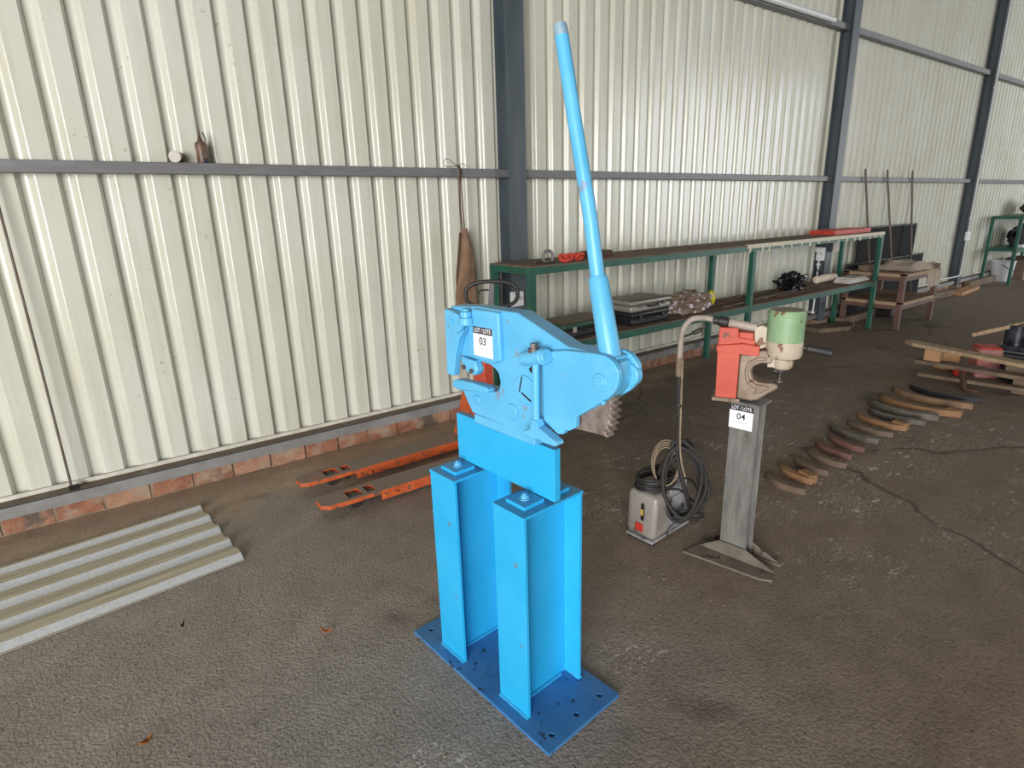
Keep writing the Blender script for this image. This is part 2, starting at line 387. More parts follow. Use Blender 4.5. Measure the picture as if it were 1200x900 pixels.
# steel rail under the sheets, cream flashing, brick plinth
br = MB(); br.box(-8.8, 28, 3.835, 3.84, 0.108, 0.178); br.box(-8.8, 28, 3.835, W + 0.04, 0.172, 0.177)
struct(br.build('trim_1', 'base_rail_grey', smooth=False))
fl = MB(); fl.box(-8.8, 28, 3.925, 3.94, 0.177, 0.2); struct(fl.build('trim_2', 'cream_flash', smooth=False))
pl = empty_struct('wall_plinth')
MB().box(-8.8, 28, 3.884, 4.08, 0, 0.106).build('mortar', 'mortar', pl, smooth=False)
bmeshes = []
for i in range(5):
    mb = MB(); mb.box(0, 0.218, 0, 0.1, 0.004, 0.100)
    bmesh.ops.subdivide_edges(mb.bm, edges=mb.bm.edges, cuts=2, use_grid_fill=True)
    for v in mb.bm.verts:
        n = noise.noise_vector(v.co * 18 + Vector((i * 9, 0, 0))); v.co += Vector((n.x * 0.006, n.y * 0.007, n.z * 0.005))
    me = mb.mesh('brick'); me.materials.append(MAT['brick_red' if i % 2 == 0 else 'brick_pale']); bmeshes.append(me)
for k in range(-14, 118):
    o = bpy.data.objects.new('brick', random.choice(bmeshes)); C.objects.link(o); o.parent = pl
    o.location = (-0.078 + 0.2305 * k, 3.876 + random.uniform(-0.005, 0.006), random.uniform(-0.003, 0.004)); o.rotation_euler = (0, 0, random.uniform(-0.012, 0.012))

# columns
COLX = (-2.07, 2.895, 7.915, 12.81, 17.8, 22.8)
for X in COLX:
    I = [(-.08, 3.80), (.08, 3.80), (.08, 3.811), (.0045, 3.811), (.0045, 3.935), (.08, 3.935), (.08, 3.946), (-.08, 3.946), (-.08, 3.935), (-.0045, 3.935), (-.0045, 3.811), (-.08, 3.811)]
    o = MB().prism(I, 0.09, 6.1, 'xy').build('column', 'column_paint', smooth=False); o.location.x = X; struct(o)
    MB().box(-0.11, 0.11, 3.775, 3.94, 0.0, 0.09).build('base_pad', 'mortar', o, smooth=False)
# wall rails (girts) between the columns
tn = 3
for i in range(len(COLX) - 1):
    for z0, z1 in ((1.84, 1.90), (3.512, 3.582), (5.1, 5.17)):
        a, b = COLX[i] + 0.012, COLX[i + 1] - 0.012
        P = [(3.862, z0), (3.862, z0 + 0.012), (3.866, z0 + 0.012), (3.866, z0 + .004), (3.943, z0 + .004), (3.943, z1), (3.862, z1), (3.862, z1 - 0.001)]
        P = [(3.862, z0), (3.944, z0), (3.944, z1), (3.862, z1)]
        o = MB().prism(P, a, b, 'yz').build('trim_%d' % tn, 'galv_grey', bevel=0.004); struct(o); tn += 1

# rest of the shed, out of view: roof and the two open sides that let the daylight in
struct(MB().box(-9, 30, -11, 4.2, 6.25, 6.35).build('ceiling', 'roof_sheet', smooth=False))
wl = MB(); wl.box(-9, -8.8, -3.0, 4.2, 0, 6.25); wl.box(-9, -8.8, -7.7, -3.0, 4.8, 6.25)
struct(wl.build('wall_left', 'shed_wall', smooth=False))
wf = MB(); wf.box(-8.8, -4.4, -7.7, -7.5, 4.8, 6.25); wf.box(-4.4, 16.2, -7.7, -7.5, 0, 6.25); wf.box(27.0, 27.1, -7.7, -7.5, 0, 6.25)
wf.box(16.2, 27.0, -7.7, -7.5, 6.15, 6.25)
struct(wf.build('wall_front', 'shed_wall', smooth=False))
struct(MB().box(26.8, 27, -7.7, 4.2, 0, 6.25).build('wall_right', 'shed_wall', smooth=False))

# ================================================================== BLUE LEVER PUNCH AND SHEAR
LP = thing('lever_punch_shear', 'bright blue hand lever punch and shear on twin post stand, lot tag 03', 'machine', (1.027, 1.47, 0), R(5))
BM = 'blue_paint_machine'
holes = [circ(x, y, 0.0095) for y in (-0.335, 0.335) for x in (-0.115, 0.0, 0.115)]
MB().prism([(-.168, -.376), (.168, -.376), (.168, .376), (-.168, .376)], 0.0, 0.013, 'xy', holes).build('floor_plate', 'blue_paint_floorplate', LP, smooth=False)
for cy in (-0.171, 0.171):
    f, hw, t, d = 0.127, 0.070, 0.012, 0.0048
    I = [(-f, -hw), (-f + t, -hw), (-f + t, -d), (f - t, -d), (f - t, -hw), (f, -hw), (f, hw), (f - t, hw), (f - t, d), (-f + t, d), (-f + t, hw), (-f, hw)]
    po = MB().prism(I, 0.013, 0.733, 'xy').build('post', 'blue_paint', LP, smooth=False, bevel=0.0015); po.location = (0, cy, 0)
    MB().box(-.129, .129, -.072, .072, .733, .742).build('cap_plate', 'blue_paint', po, smooth=False, bevel=0.001)
    wb = MB()
    for s in (-1, 1):
        wb.tube([(s * (f + .002), -hw + .14 * i / 12, .016 + .0012 * math.sin(i * 5)) for i in range(13)], 0.0045, 6)
    wb.tube([(-f + t + .2 * i / 12 + .004, -d - .004, .016) for i in range(13)], 0.005, 6)
    wb.build('weld', 'blue_paint', po)
    for s in (-1, 1):
        cl = MB().box(s * .014, s * .098, -.042, .042, .742, .755).build('clamp_pad', 'blue_paint', LP, smooth=False, bevel=0.0015); cl.location = (0, cy, 0)
        bb = MB(); bb.cyl((s * .058, 0, .755), (s * .058, 0, .758), .017); hexb(bb, (s * .058, 0, .758), (0, 0, 1), .0125, .010); bb.cyl((s * .058, 0, .768), (s * .058, 0, .773), .007)
        bb.build('bolt', BM, cl)
MB().box(-.012, .012, -.255, .225, .755, .925).build('support_bar', 'blue_paint', LP, smooth=False, bevel=0.0015)

FRAME = [(0.198, 1.305), (0.061, 1.316), (-0.043, 1.316), (-0.127, 1.317), (-0.232, 1.28), (-0.325, 1.247), (-0.454, 1.246), (-0.486, 1.229), (-0.499, 1.2), (-0.494, 1.169), (-0.457, 1.124), (-0.356, 1.056), (-0.31, 1.026), (-0.271, 1.007), (-0.239, 1.000), (-0.206, 0.962), (-0.136, 0.952), (0.108, 0.957), (0.133, 0.989), (0.159, 1.029), (0.156, 1.047), (0.029, 1.054), (-0.015, 1.056), (-0.033, 1.068), (-0.040, 1.092), (-0.033, 1.118), (-0.019, 1.130), (0.004, 1.139), (0.044, 1.142), (0.126, 1.142), (0.163, 1.148), (0.176, 1.194), (0.205, 1.209)]
MB().prism(FRAME, -0.030, 0.030, 'yz').build('frame', BM, LP, bevel=0.004)
MB().box(-.03, .03, -.19, .10, .924, .956).build('frame_foot', BM, LP, bevel=0.003)
BLOCK = [(0.066, 1.312), (-0.060, 1.312), (-0.064, 1.167), (-0.029, 1.151), (0.108, 1.153), (0.100, 1.19), (0.088, 1.241)]
MB().prism(BLOCK, -0.047, -0.028, 'yz').build('head_block', BM, LP, bevel=0.006, seg=3)
COVER = [(-0.281, 1.232), (-0.332, 1.242), (-0.440, 1.250), (-0.467, 1.249), (-0.485, 1.242), (-0.498, 1.231), (-0.507, 1.218), (-0.510, 1.2), (-0.505, 1.177), (-0.497, 1.160), (-0.485, 1.147), (-0.37, 1.064), (-0.369, 1.034), (-0.343, 1.018), (-0.328, 1.017), (-0.324, 1.003), (-0.301, 0.998), (-0.247, 1.026), (-0.244, 1.189)]
MB().prism(COVER, -0.048, -0.0295, 'yz').build('side_cover', BM, LP, bevel=0.003)
MB().prism(COVER, 0.0295, 0.048, 'yz').build('side_cover', BM, LP, bevel=0.003)
ARM = [(0.196, 1.300), (0.110, 1.292), (0.104, 1.235), (0.126, 1.208), (0.134, 1.186), (0.147, 1.160), (0.166, 1.078), (0.202, 1.078)]
ar = MB().prism(ARM, -0.058, -0.030, 'yz').build('cutter_arm', BM, LP, bevel=0.004, seg=2)
kn = MB(); kn.cyl((-.070, .127, 1.262), (-.05, .127, 1.262), .033, n=24); kn.build('knuckle', BM, ar, bevel=0.004)
hexb(MB(), (-.070, .139, 1.266), (-1, 0, 0), .010, .004).build('pin', BM, ar)
cp = MB(); cp.cyl((-.060, .078, 1.262), (-.060, .078, 1.285), .024, n=20); cp.cyl((-.060, .078, 1.285), (-.060, .078, 1.304), .018, n=20); cp.cyl((-.060, .078, 1.304), (-.060, .078, 1.312), .012, n=12); cp.build('grease_cap', BM, LP, bevel=0.002)
JAW = [(0.172, 1.062), (0.142, 1.072), (0.067, 1.076), (-0.004, 1.076), (-0.019, 1.068), (-0.010, 1.058), (0.13, 1.036), (0.168, 1.041)]
MB().prism(JAW, -0.062, -0.028, 'yz').build('lower_jaw', BM, LP, bevel=0.005)
UJ = [(0.135, 1.150), (0.06, 1.146), (0.046, 1.118), (0.060, 1.098), (0.10, 1.100), (0.122, 1.118)]
uj = MB().prism(UJ, -0.050, -0.02, 'yz').build('punch_ram', BM, LP, bevel=0.005)
for y, z in ((.072, 1.112), (.112, 1.118)): hexb(MB(), (-.050, y, z), (-1, 0, 0), .008, .008).build('bolt', 'bolt_steel', uj)
d1 = MB(); d1.cyl((-.037, -.154, 1.093), (-.029, -.154, 1.093), .044, n=32); d1 = d1.build('eccentric_disc', BM, LP, bevel=0.003)
dd = MB(); dd.cbox((-.0375, -.165, 1.074), (.002, .044, .005), (R(24), 0, 0)); dd.cbox((-.0375, -.142, 1.108), (.002, .004, .05), (R(15), 0, 0)); dd.build('slot', 'dark_hole', d1)
d2 = MB(); d2.cyl((-.036, -.093, 1.010), (-.029, -.093, 1.010), .026, n=28); d2.build('boss', BM, LP, bevel=0.003)
d2 = MB(); d2.cyl((-.036, .075, 1.010), (-.029, .075, 1.010), .016, n=20); d2.build('boss', BM, LP, bevel=0.003)
d3 = MB(); d3.cyl((-.053, -.453, 1.178), (-.046, -.453, 1.178), .024, n=24); d3.cyl((-.056, -.453, 1.178), (-.052, -.453, 1.178), .015, n=20); d3.build('pivot_pin', BM, LP, bevel=0.002)
for y, z in ((-.475, 1.228), (-.395, 1.238), (-.465, 1.128), (-.36, 1.228)):
    q = MB(); q.cyl((-.051, y, z), (-.047, y, z), .006, n=12); q.build('rivet', BM, LP)
sl = MB(); sl.cbox((-.033, -.196, 1.168), (.008, .042, .016), (R(-38), 0, 0)); sl.build('slot', 'dark_hole', LP, bevel=0.004)
# hold-down screw with T sleeve and foot
ho = MB(); ho.cyl((-.066, -.236, 1.02), (-.066, -.238, 1.205), .0105, n=14); ho.build('hold_down_rod', BM, LP)
tb = MB(); tb.cyl((-.066, -.187, 1.198), (-.066, -.284, 1.222), .021, n=20); tb.cyl((-.066, -.262, 1.216), (-.066, -.272, 1.219), .024, n=20); ts = tb.build('hold_down_sleeve', BM, LP, bevel=0.003)
q = MB(); q.cyl((-.060, -.187, 1.198), (-.060, -.181, 1.1965), .013, n=6); q.cyl((-.088, -.2, 1.2), (-.084, -.2, 1.2), .007, n=8); q.build('nut', BM, ts)
q = MB(); q.cyl((-.066, -.232, 1.225), (-.066, -.232, 1.236), .016, n=16); hexb(q, (-.066, -.232, 1.236), (0, 0, 1), .011, .014); q.build('bolt', 'bolt_steel', ts)
FOOT = [(-0.190, 0.985), (-0.222, 1.000), (-0.230, 1.032), (-0.246, 1.032), (-0.256, 1.014), (-0.326, 0.990), (-0.330, 0.980), (-0.318, 0.975), (-0.276, 0.974), (-0.258, 0.980), (-0.236, 0.972), (-0.216, 0.976), (-0.196, 0.972)]
MB().prism(FOOT, -0.080, -0.050, 'yz').build('hold_down_foot', BM, LP, bevel=0.002)
# toothed sector under the cover and lever
G = []; gc = (-.262, 1.118)
for i in range(9):
    a0 = R(16) - i * R(5.2)
    for da, r in ((0.0, .200), (0.9, .212), (1.5, .215), (2.1, .212), (3.0, .200)):
        G.append((gc[0] - r * math.cos(a0 - R(da)), gc[1] + r * math.sin(a0 - R(da))))
G += [(-.30, 1.012), (-.27, 1.06), (-.33, 1.17)]
MB().prism(G, -0.016, 0.016, 'yz').build('toothed_sector', 'gear_iron', LP, bevel=0.002, seg=1)
lv = MB(); lv.tube([(0.0, -.445, 1.235), (0, -.400, 1.428), (0, -.398, 1.436)], [.029, .0255, .021], 20); lv = lv.build('lever_socket', BM, LP)
q = MB(); q.tube([(0, -.400, 1.425), (0, -.370, 1.587), (0, -.318, 1.807), (0, -.274, 2.005), (0, -.270, 2.019)], [.0185, .0182, .0178, .0172, .0158], 20); q.build('lever_tube', BM, LP)
q = MB(); q.tube([(0, -.2765, 1.994), (0, -.2738, 2.006), (0, -.2698, 2.0205)], [.0175, .0175, .0160], 20); q.build('worn_tip', 'worn_blue', LP)
q = MB(); q.cyl((-.022, -.460, 1.195), (.052, -.460, 1.195), .036, n=28); q.cyl((.020, -.486, 1.190), (.044, -.486, 1.190), .030, n=24); q.cbox((.01, -.449, 1.222), (.05, .05, .05), (R(12), 0, 0)); q.build('lever_hub', BM, LP, bevel=0.004)

def lot_label(parent, num, name='lot_tag', w=0.094, h=0.094):
    """flat tag in its own XZ plane, facing -Y"""
    lb = MB().box(-w / 2, w / 2, -.0005, .0005, -h / 2, h / 2).build(name, 'label_white', parent, smooth=False)
    MB().box(-w / 2, w / 2, -.0009, -.0004, h * .27, h / 2).build('header_band', 'label_ink', lb, smooth=False)
    text('LOT / LOTE', h * .21, (0, -.0012, h * .385), (R(90), 0, 0), 'label_white', lb, .0004, 0.0001, 0.80 * w / h)
    for k in range(6): MB().box(-w * .26 + k * w * .09, -w * .20 + k * w * .09, -.0008, -.0004, -h * .225, -h * .205).build('fine_print', 'pump_grey', lb, smooth=False)
    text(num, h * .37, (0.0, -.0010, h * .02), (R(90), 0, 0), 'label_ink', lb, .0004, 0.0002)
    return lb
lb = lot_label(LP, '03', w=0.092, h=0.092); lb.location = (-.0478, .014, 1.213); lb.rotation_euler = (0, 0, R(-90))

# ================================================================== GREY STAND WITH HYDRAULIC PUNCH
ST = thing('steel_pedestal', 'worn grey steel pedestal on splayed angle feet, lot tag 04 near top', 'stand', (2.287, 1.365, 0), R(9))
f, hw, t, d = 0.040, 0.062, 0.007, 0.004
I = [(-f, -hw), (-f + t, -hw), (-f + t, -d), (f - t, -d), (f - t, -hw), (f, -hw), (f, hw), (f - t, hw), (f - t, d), (-f + t, d), (-f + t, hw), (-f, hw)]
MB().prism(I, 0.012, 0.765, 'xy').build('post', 'stand_steel', ST, smooth=False, bevel=0.0015)
MB().box(-.060, .060, -.075, .085, .765, .775).build('top_plate', 'stand_steel', ST, smooth=False, bevel=0.001)
q = MB(); q.cyl((-.043, -.01, .60), (-.0398, -.01, .60), .016, n=16); q.build('boss', 'stand_foot', ST)
for s in (-1, 1):
    e = 0.20 if s < 0 else 0.17
    if s < 0:
        mb = MB().prism([(-.150, .19), (-.046, .16), (-.040, .05), (-.040, -.06), (-.052, -.205), (-.105, -.215), (-.125, -.17)], 0.0, 0.010, 'xy')
        mb.prism([(.16, .012), (.06, .012), (-.20, .012), (-.19, .02), (-.06, .075), (.06, .075)], -.052, -.042, 'yz')
        mb.prism([(.15, .010), (-.19, .010), (-.04, .055), (.05, .055)], -.105, -.099, 'yz') if False else None
    else:
        mb = MB().prism([(.040, .17), (.085, .18), (.085, -.175), (.078, -.2), (.036, -.195)], 0.0, 0.010, 'xy')
        mb.prism([(.16, .012), (-.185, .012), (-.06, .07), (.06, .07)], .042, .050, 'yz')
    mb.build('foot', 'stand_foot', ST, smooth=False, bevel=0.0015)
    q = MB(); x = -.085 if s < 0 else .065; hexb(q, (x, -.165, .010), (0, 0, 1), .010, .007); q.build('bolt', 'bolt_steel', ST)
lb = lot_label(ST, '04', w=0.105, h=0.108); lb.location = (-.0415, .012, .700); lb.rotation_euler = (0, 0, R(-90))

HP = thing('hydraulic_punch', 'red and green C-frame hydraulic punch with black grip on grey pedestal', 'tool', (2.285, 1.36, 0.775), R(-60))
# local x runs towards the motor, local y away from the viewer; z measured from the pedestal top
zz = -0.775
body = MB().prism([(-.145, .800), (-.056, .782), (-.056, .99), (-.056, 1.0), (-.145, 1.0)], -.050, .050, 'xz'); 
rb = MB().prism([(-.142, .79), (-.056, .785), (-.056, .998), (-.146, 1.004)], -.05, .05, 'xz')
rb.prism([(-.146, 1.0), (-.146, 1.098), (-.068, 1.098), (-.066, 1.062), (-.062, 1.058), (.0, 1.05), (.0, 1.0)], -.042, .042, 'xz')
rb.prism([(-.150, .995), (.020, .985), (.020, 1.028), (-.045, 1.036), (-.150, 1.022)], -.060, .060, 'xz')
rb.prism([(-.066, 1.04), (-.008, 1.04), (-.008, 1.078), (-.066, 1.080)], -.034, .034, 'xz')
hb = rb.build('holder', 'red_orange', HP, bevel=0.003); hb.location.z = zz
q = MB().box(-.155, -.04, -.06, .06, .775, .792).build('mounting_plate', 'cast_grey', HP, bevel=0.002); q.location.z = zz
CF = [(-.056, .785), (.005, .778), (.030, .786), (.060, .81), (.106, .842), (.104, .862), (.088, .868), (.05, .868), (.025, .870), (.002, .888), (-.004, .912), (.004, .934), (.03, .948), (.07, .95), (.085, .99), (.04, 1.01), (.010, 1.0), (-.02, .985), (-.056, .985)]
cb = MB().prism(CF, -.034, .034, 'xz'); cb = cb.build('c_frame', 'cast_grey', HP, bevel=0.008, seg=3); cb.location.z = zz
RB = [(.012, .812), (.042, .822), (.072, .846), (.055, .856), (.022, .858), (-.010, .878), (-.018, .912), (-.008, .944), (.02, .962), (.055, .966), (.05, .978), (.015, .976), (-.02, .955), (-.032, .912), (-.024, .87), (.0, .845), (.02, .838)]
q = MB().prism(RB, -.040, .040, 'xz').build('throat_rib', 'cast_grey', cb, bevel=0.004)
q = MB(); q.lathe([(.001, .790 + .39), (.066, 1.178), (.070, 1.172), (.0725, 1.16), (.0725, 1.05), (.0725, 1.048)], (.112, 0, 0), 36); q = q.build('motor_housing', 'green_motor', HP); q.location.z = zz
q = MB(); q.lathe([(.0735, 1.166), (.0745, 1.163), (.0745, 1.156), (.0735, 1.153)], (.112, 0, 0), 36); q = q.build('motor_band', 'green_motor', HP); q.location.z = zz
q = MB(); q.lathe([(.0715, 1.049), (.0735, 1.044), (.074, .995), (.068, .980), (.046, .972)], (.112, 0, 0), 36); q = q.build('gear_housing', 'chipped_white', HP); q.location.z = zz
q = MB(); q.lathe([(.044, .976), (.044, .945), (.036, .93), (.030, .926)], (.112, 0, 0), 28); q.cbox((.085, 0, .955), (.06, .06, .04)); q = q.build('punch_neck', 'chipped_white', HP, bevel=0.003); q.location.z = zz
q = MB(); q.lathe([(.028, .93), (.028, .913), (.02, .912)], (.108, 0, 0), 20); q.cyl((.108, 0, .914), (.108, 0, .892), .012); q.cyl((.078, -.02, .922), (.098, -.02, .916), .012); q = q.build('punch_ram', 'black_rubber', HP, bevel=0.002); q.location.z = zz
q = MB(); q.cyl((.108, 0, .866), (.108, 0, .874), .016); q.cyl((.108, 0, .874), (.108, 0, .889), .005); q = q.build('die', 'bolt_steel', HP); q.location.z = zz
q = MB(); q.tube([(.180, 0, 1.022), (.196, 0, 1.020), (.200, 0, 1.020), (.206, 0, 1.019), (.275, 0, 1.008), (.281, 0, 1.007), (.290, 0, 1.006)], [.009, .009, .0165, .0175, .0175, .020, .019], 18); q = q.build('grip', 'black_rubber', HP); q.location.z = zz
q = MB(); q.prism([(-.008, 1.1), (.02, 1.112), (.042, 1.105), (.044, 1.02), (.02, 1.01), (-.004, 1.04)], -.032, .02, 'xz'); q = q.build('valve_block', 'chipped_white', HP, bevel=0.004); q.location.z = zz
q = MB(); q.tube([(.0, -.012, 1.098), (-.05, -.012, 1.106), (-.104, -.012, 1.113), (-.112, -.012, 1.114)], [.0185, .0185, .0185, .015], 16); q = q.build('inlet_pipe', 'grey_pipe', HP); q.location.z = zz
q = MB(); q.tube([(-.108, -.012, 1.114), (-.116, -.012, 1.115), (-.135, -.012, 1.118), (-.150, -.012, 1.12), (-.154, -.012, 1.12), (-.172, -.012, 1.123), (-.176, -.012, 1.123)], [.012, .022, .022, .022, .017, .019, .013], 14); q = q.build('hose_coupling', 'black_rubber', HP); q.location.z = zz
q = MB().box(.143, .178, -.0735, -.0715, 1.07, 1.13).build('data_plate', 'label_white', HP, smooth=False) if False else None

# hose from the punch down to the pump, with loops tied to it
def bez(pts, n=10):
    P = [Vector(p) for p in pts]; out = []
    for i in range(len(P) - 1):
        p0 = P[max(i - 1, 0)]; p1 = P[i]; p2 = P[i + 1]; p3 = P[min(i + 2, len(P) - 1)]
        for k in range(n):
            t_ = k / n
            out.append(0.5 * ((2 * p1) + (-p0 + p2) * t_ + (2 * p0 - 5 * p1 + 4 * p2 - p3) * t_ ** 2 + (-p0 + 3 * p1 - 3 * p2 + p3) * t_ ** 3))
    out.append(P[-1]); return out
c60, s60 = math.cos(R(-60)), math.sin(R(-60))
def hpw(x, y, z): return (2.285 + x * c60 - y * s60, 1.36 + x * s60 + y * c60, z)
H0 = [hpw(-.174, -.012, 1.124), hpw(-.215, -.012, 1.13), hpw(-.262, -.012, 1.122), hpw(-.292, -.012, 1.088), hpw(-.304, -.012, 1.03), hpw(-.306, -.012, .94)]
HO = thing('hydraulic_hose', 'long hydraulic hose rising from grey pump to red punch', 'hose', (2.10, 1.60, 0))
def wob(pts): return [Vector(p) - Vector((2.10, 1.60, 0)) for p in pts]
q = MB(); q.tube(wob(bez(H0)), 0.0125, 10); q.build('bend', 'grey_pipe', HO)
H1 = [hpw(-.306, -.012, .945), hpw(-.306, -.012, .86)]
q = MB(); hp_ = bez(H1, 26); q.tube(wob(hp_), [.0135 + .0025 * (i % 2) for i in range(len(hp_))], 10); q.build('spring_guard', 'rope_tan', HO)
H2 = [hpw(-.306, -.012, .862), hpw(-.30, -.010, .72), hpw(-.295, 0, .56), hpw(-.29, .0, .44), hpw(-.24, .01, .26), (2.26, 1.60, .13), (2.30, 1.62, .14)]
q = MB(); q.tube(wob(bez(H2)), 0.0105, 10); q.build('hose_run', 'black_rubber', HO)
H3 = [hpw(-.292, -.02, .94), hpw(-.288, -.022, .75), hpw(-.283, -.02, .55), hpw(-.27, -.03, .45), hpw(-.25, -.03, .38)]
q = MB(); q.tube(wob(bez(H3)), 0.0045, 8); q.build('control_cable', 'rope_tan', HO)
q = MB(); q.tube(wob(bez([hpw(-.20, -.03, 1.095), hpw(-.225, -.03, 1.08), hpw(-.25, -.03, 1.066), hpw(-.29, -.02, 1.045)])), [.004] * 8 + [.010] * 14 + [.005] * 9, 10); q.build('cable_plug', 'black_rubber', HO)
q = MB(); q.lathe([(.016, .715), (.018, .72), (.018, .728), (.016, .733)], (0, 0, 0), 12); q = q.build('cable_tie', 'black_rubber', HO); q.location = Vector(hpw(-.297, -.013, 0)) - Vector((2.1, 1.6, 0))
dirx = Vector((.6, -.8, 0)); ctr = Vector((2.185, 1.615, .325))
random.seed(11)
for k in range(5):
    off = Vector((.8, .6, 0)) * (k - 2) * 0.018
    a, b = .088 + .008 * (k % 3), .180 + .012 * ((k * 2) % 3)
    pts = []
    for i in range(36):
        an = 2 * math.pi * i / 36
        pts.append(ctr + off + dirx * (a * math.cos(an) * (1.0 + .25 * math.sin(-an)) + .02 * math.sin(an * 2 + k)) + Vector((0, 0, b * math.sin(an) + .012 * math.cos(3 * an + k))))
    q = MB(); q.tube(wob(pts), 0.0105, 8, closed=True); q.build('hose_loop', 'black_rubber', HO)
for k in range(4):
    pts = []
    for i in range(28):
        an = 2 * math.pi * i / 28
        pts.append(ctr + Vector((-.03, .05, .075)) + Vector((.8, .6, 0)) * (-.03 + k * .016) + dirx * ((.055 + .005 * k) * math.cos(an) - .02) + Vector((0, 0, (.10 + .006 * k) * math.sin(an))))
    q = MB(); q.tube(wob(pts), 0.0035, 6, closed=True); q.build('cord_loop', 'rope_tan', HO)

# ================================================================== PUMP UNIT
PU = thing('hydraulic_pump', 'grey portable hydraulic pump with rounded cover and red square on front', 'pump', (2.03, 1.647, 0), R(4))
def rbox(x0, x1, y0, y1, z0, z1, taper=0.0):
    return MB().prism([(x0, z0), (x1, z0), (x1, z1), (x0 + taper, z1)], y0, y1, 'xz')
MB().box(.0, .315, .005, .165, .012, .026).build('base_tray', 'tank_grey', PU, bevel=0.003)
rbox(.004, .135, .0, .172, .026, .258, .012).build('motor_cover', 'pump_grey', PU, bevel=0.026, seg=4)
MB().box(.135, .305, .012, .155, .026, .205).build('oil_tank', 'tank_grey', PU, bevel=0.006)
q = MB(); q.box(.16, .30, .02, .085, .205, .262); q.build('valve_block', 'tank_grey', PU, bevel=0.006)
for x, y in ((.02, .02), (.02, .15), (.295, .02), (.295, .15)):
    MB().cyl((x, y, 0), (x, y, .014), .014, n=12).build('rubber_foot', 'black_rubber', PU)
sw = MB().prism([(.062, .12), (.078, .12), (.078, .21), (.062, .21)], -.0015, .006, 'yz'); sw = sw.build('switch_plate', 'dark_hole', PU, bevel=0.005)
MB().box(-.004, .0, .064, .076, .15, .182).build('rocker', 'yellow_plastic', sw, bevel=0.001)
MB().box(.0, .006, .066, .110, .058, .098).build('red_badge', 'red_plastic', PU, bevel=0.001)
MB().cyl((.17, .014, .12), (.17, .0, .12), .02).build('tank_plug', 'dark_hole', PU); MB().cyl((.25, .014, .08), (.25, .0, .08), .016).build('tank_plug', 'dark_hole', PU)
# power cord coiled on top
CO = thing('power_cord', 'black power cord coiled on top of grey pump', 'cord', (2.15, 1.745, 0.262))
for k in range(7):
    rx, ry = .112 - .004 * (k % 3), .082 - .003 * (k % 4); pts = []
    for i in range(32):
        an = 2 * math.pi * i / 32
        pts.append((rx * math.cos(an) + .006 * math.sin(k * 2.1), ry * math.sin(an) + .006 * math.cos(k * 1.7), .009 + .0095 * k + .003 * math.sin(2 * an + k)))
    q = MB(); q.tube(pts, .006, 7, closed=True); q.build('cord_loop', 'black_rubber', CO)
q = MB(); q.tube(bez([(-.02, -.08, .012), (.05, -.11, .0), (.12, -.145, -.07), (.19, -.13, -.075), (.22, -.05, -.02), (.2, .02, -.04)]), .006, 7); q.build('cord_tail', 'black_rubber', CO)
q = MB(); q.tube([(.2, .01, -.23), (.26, -.06, -.235), (.30, -.08, -.240)], [.012, .02, .014], 10); q.build('plug', 'black_rubber', CO)

# ================================================================== PALLET TRUCK
PT = thing('pallet_truck', 'orange pallet truck with dusty forks and black loop handle by wall', 'pallet truck', (2.0, 3.19, 0))
def fork(yc):
    P = [(-1.14, yc - .045), (-1.10, yc - .072), (-.98, yc - .08), (.02, yc - .08), (.02, yc + .08), (-.98, yc + .08), (-1.10, yc + .072), (-1.14, yc + .045)]
    hs = [[(-.98, yc - .045), (-.90, yc - .045), (-.90, yc + .045), (-.98, yc + .045)], [(-.87, yc - .04), (-.82, yc - .04), (-.82, yc + .04), (-.87, yc + .04)]]
    fo = MB().prism(P, .055, .080, 'xy', hs)
    fo.box(-.80, .02, yc - .08, yc - .072, .02, .056); fo.box(-.80, .02, yc + .072, yc + .08, .02, .056)
    fo = fo.build('fork', 'orange_paint', PT, smooth=False, bevel=0.002)
    MB().cyl((-.94, yc - .035, .038), (-.94, yc + .035, .038), .036, n=18).build('roller', 'black_rubber', fo); MB().cyl((-.845, yc - .03, .036), (-.845, yc + .03, .036), .022, n=14).build('roller', 'black_rubber', fo)
    q = MB(); q.cyl((-.72, yc - .095, .045), (-.72, yc - .07, .045), .014, n=10); q.build('axle_bolt', 'orange_paint', fo)
fork(.183); fork(-.183)
q = MB().prism([(-.26, .03), (.26, .03), (.26, .10), (.12, .42), (-.12, .42), (-.26, .10)], .0, .03, 'yz'); q.build('mast_plate', 'orange_paint', PT, bevel=0.004)
q = MB(); q.box(.03, .16, -.09, .09, .10, .36); q.build('pump_body', 'orange_paint', PT, bevel=0.01)
MB().box(.06, .135, -.07, .07, .36, .78).build('tiller_base', 'red_orange', PT, bevel=.01)
q = MB(); q.cyl((.095, 0, .36), (.095, 0, .46), .045); q.cyl((.095, 0, .2), (.095, 0, .48), .025); q.build('lift_cylinder', 'orange_paint', PT)
for s in (-1, 1):
    q = MB(); q.cyl((.12, s * .03, .09), (.12, s * .10, .09), .09, n=24); q.build('steer_wheel', 'black_rubber', PT, bevel=0.01)
q = MB(); q.tube([(.14, 0, .40), (.165, 0, .75), (.178, -.01, 1.0)], [.022, .022, .022], 14); q.cbox((.182, -.01, 1.05), (.035, .05, .20), (0, R(4), R(-40))); q.build('tiller', 'black_plastic', PT)
hd = Vector((.80, -.60, 0)); hc = Vector((.185, -.01, 1.075)); pts = []
for i in range(48):
    an = 2 * math.pi * i / 48; ca, sa = math.cos(an), math.sin(an); p_ = 2.6
    u_ = math.copysign(abs(ca) ** (2 / p_), ca) * .170; v_ = math.copysign(abs(sa) ** (2 / p_), sa) * .085
    pts.append(hc + hd * u_ + Vector((.01, 0, 1)) * v_)
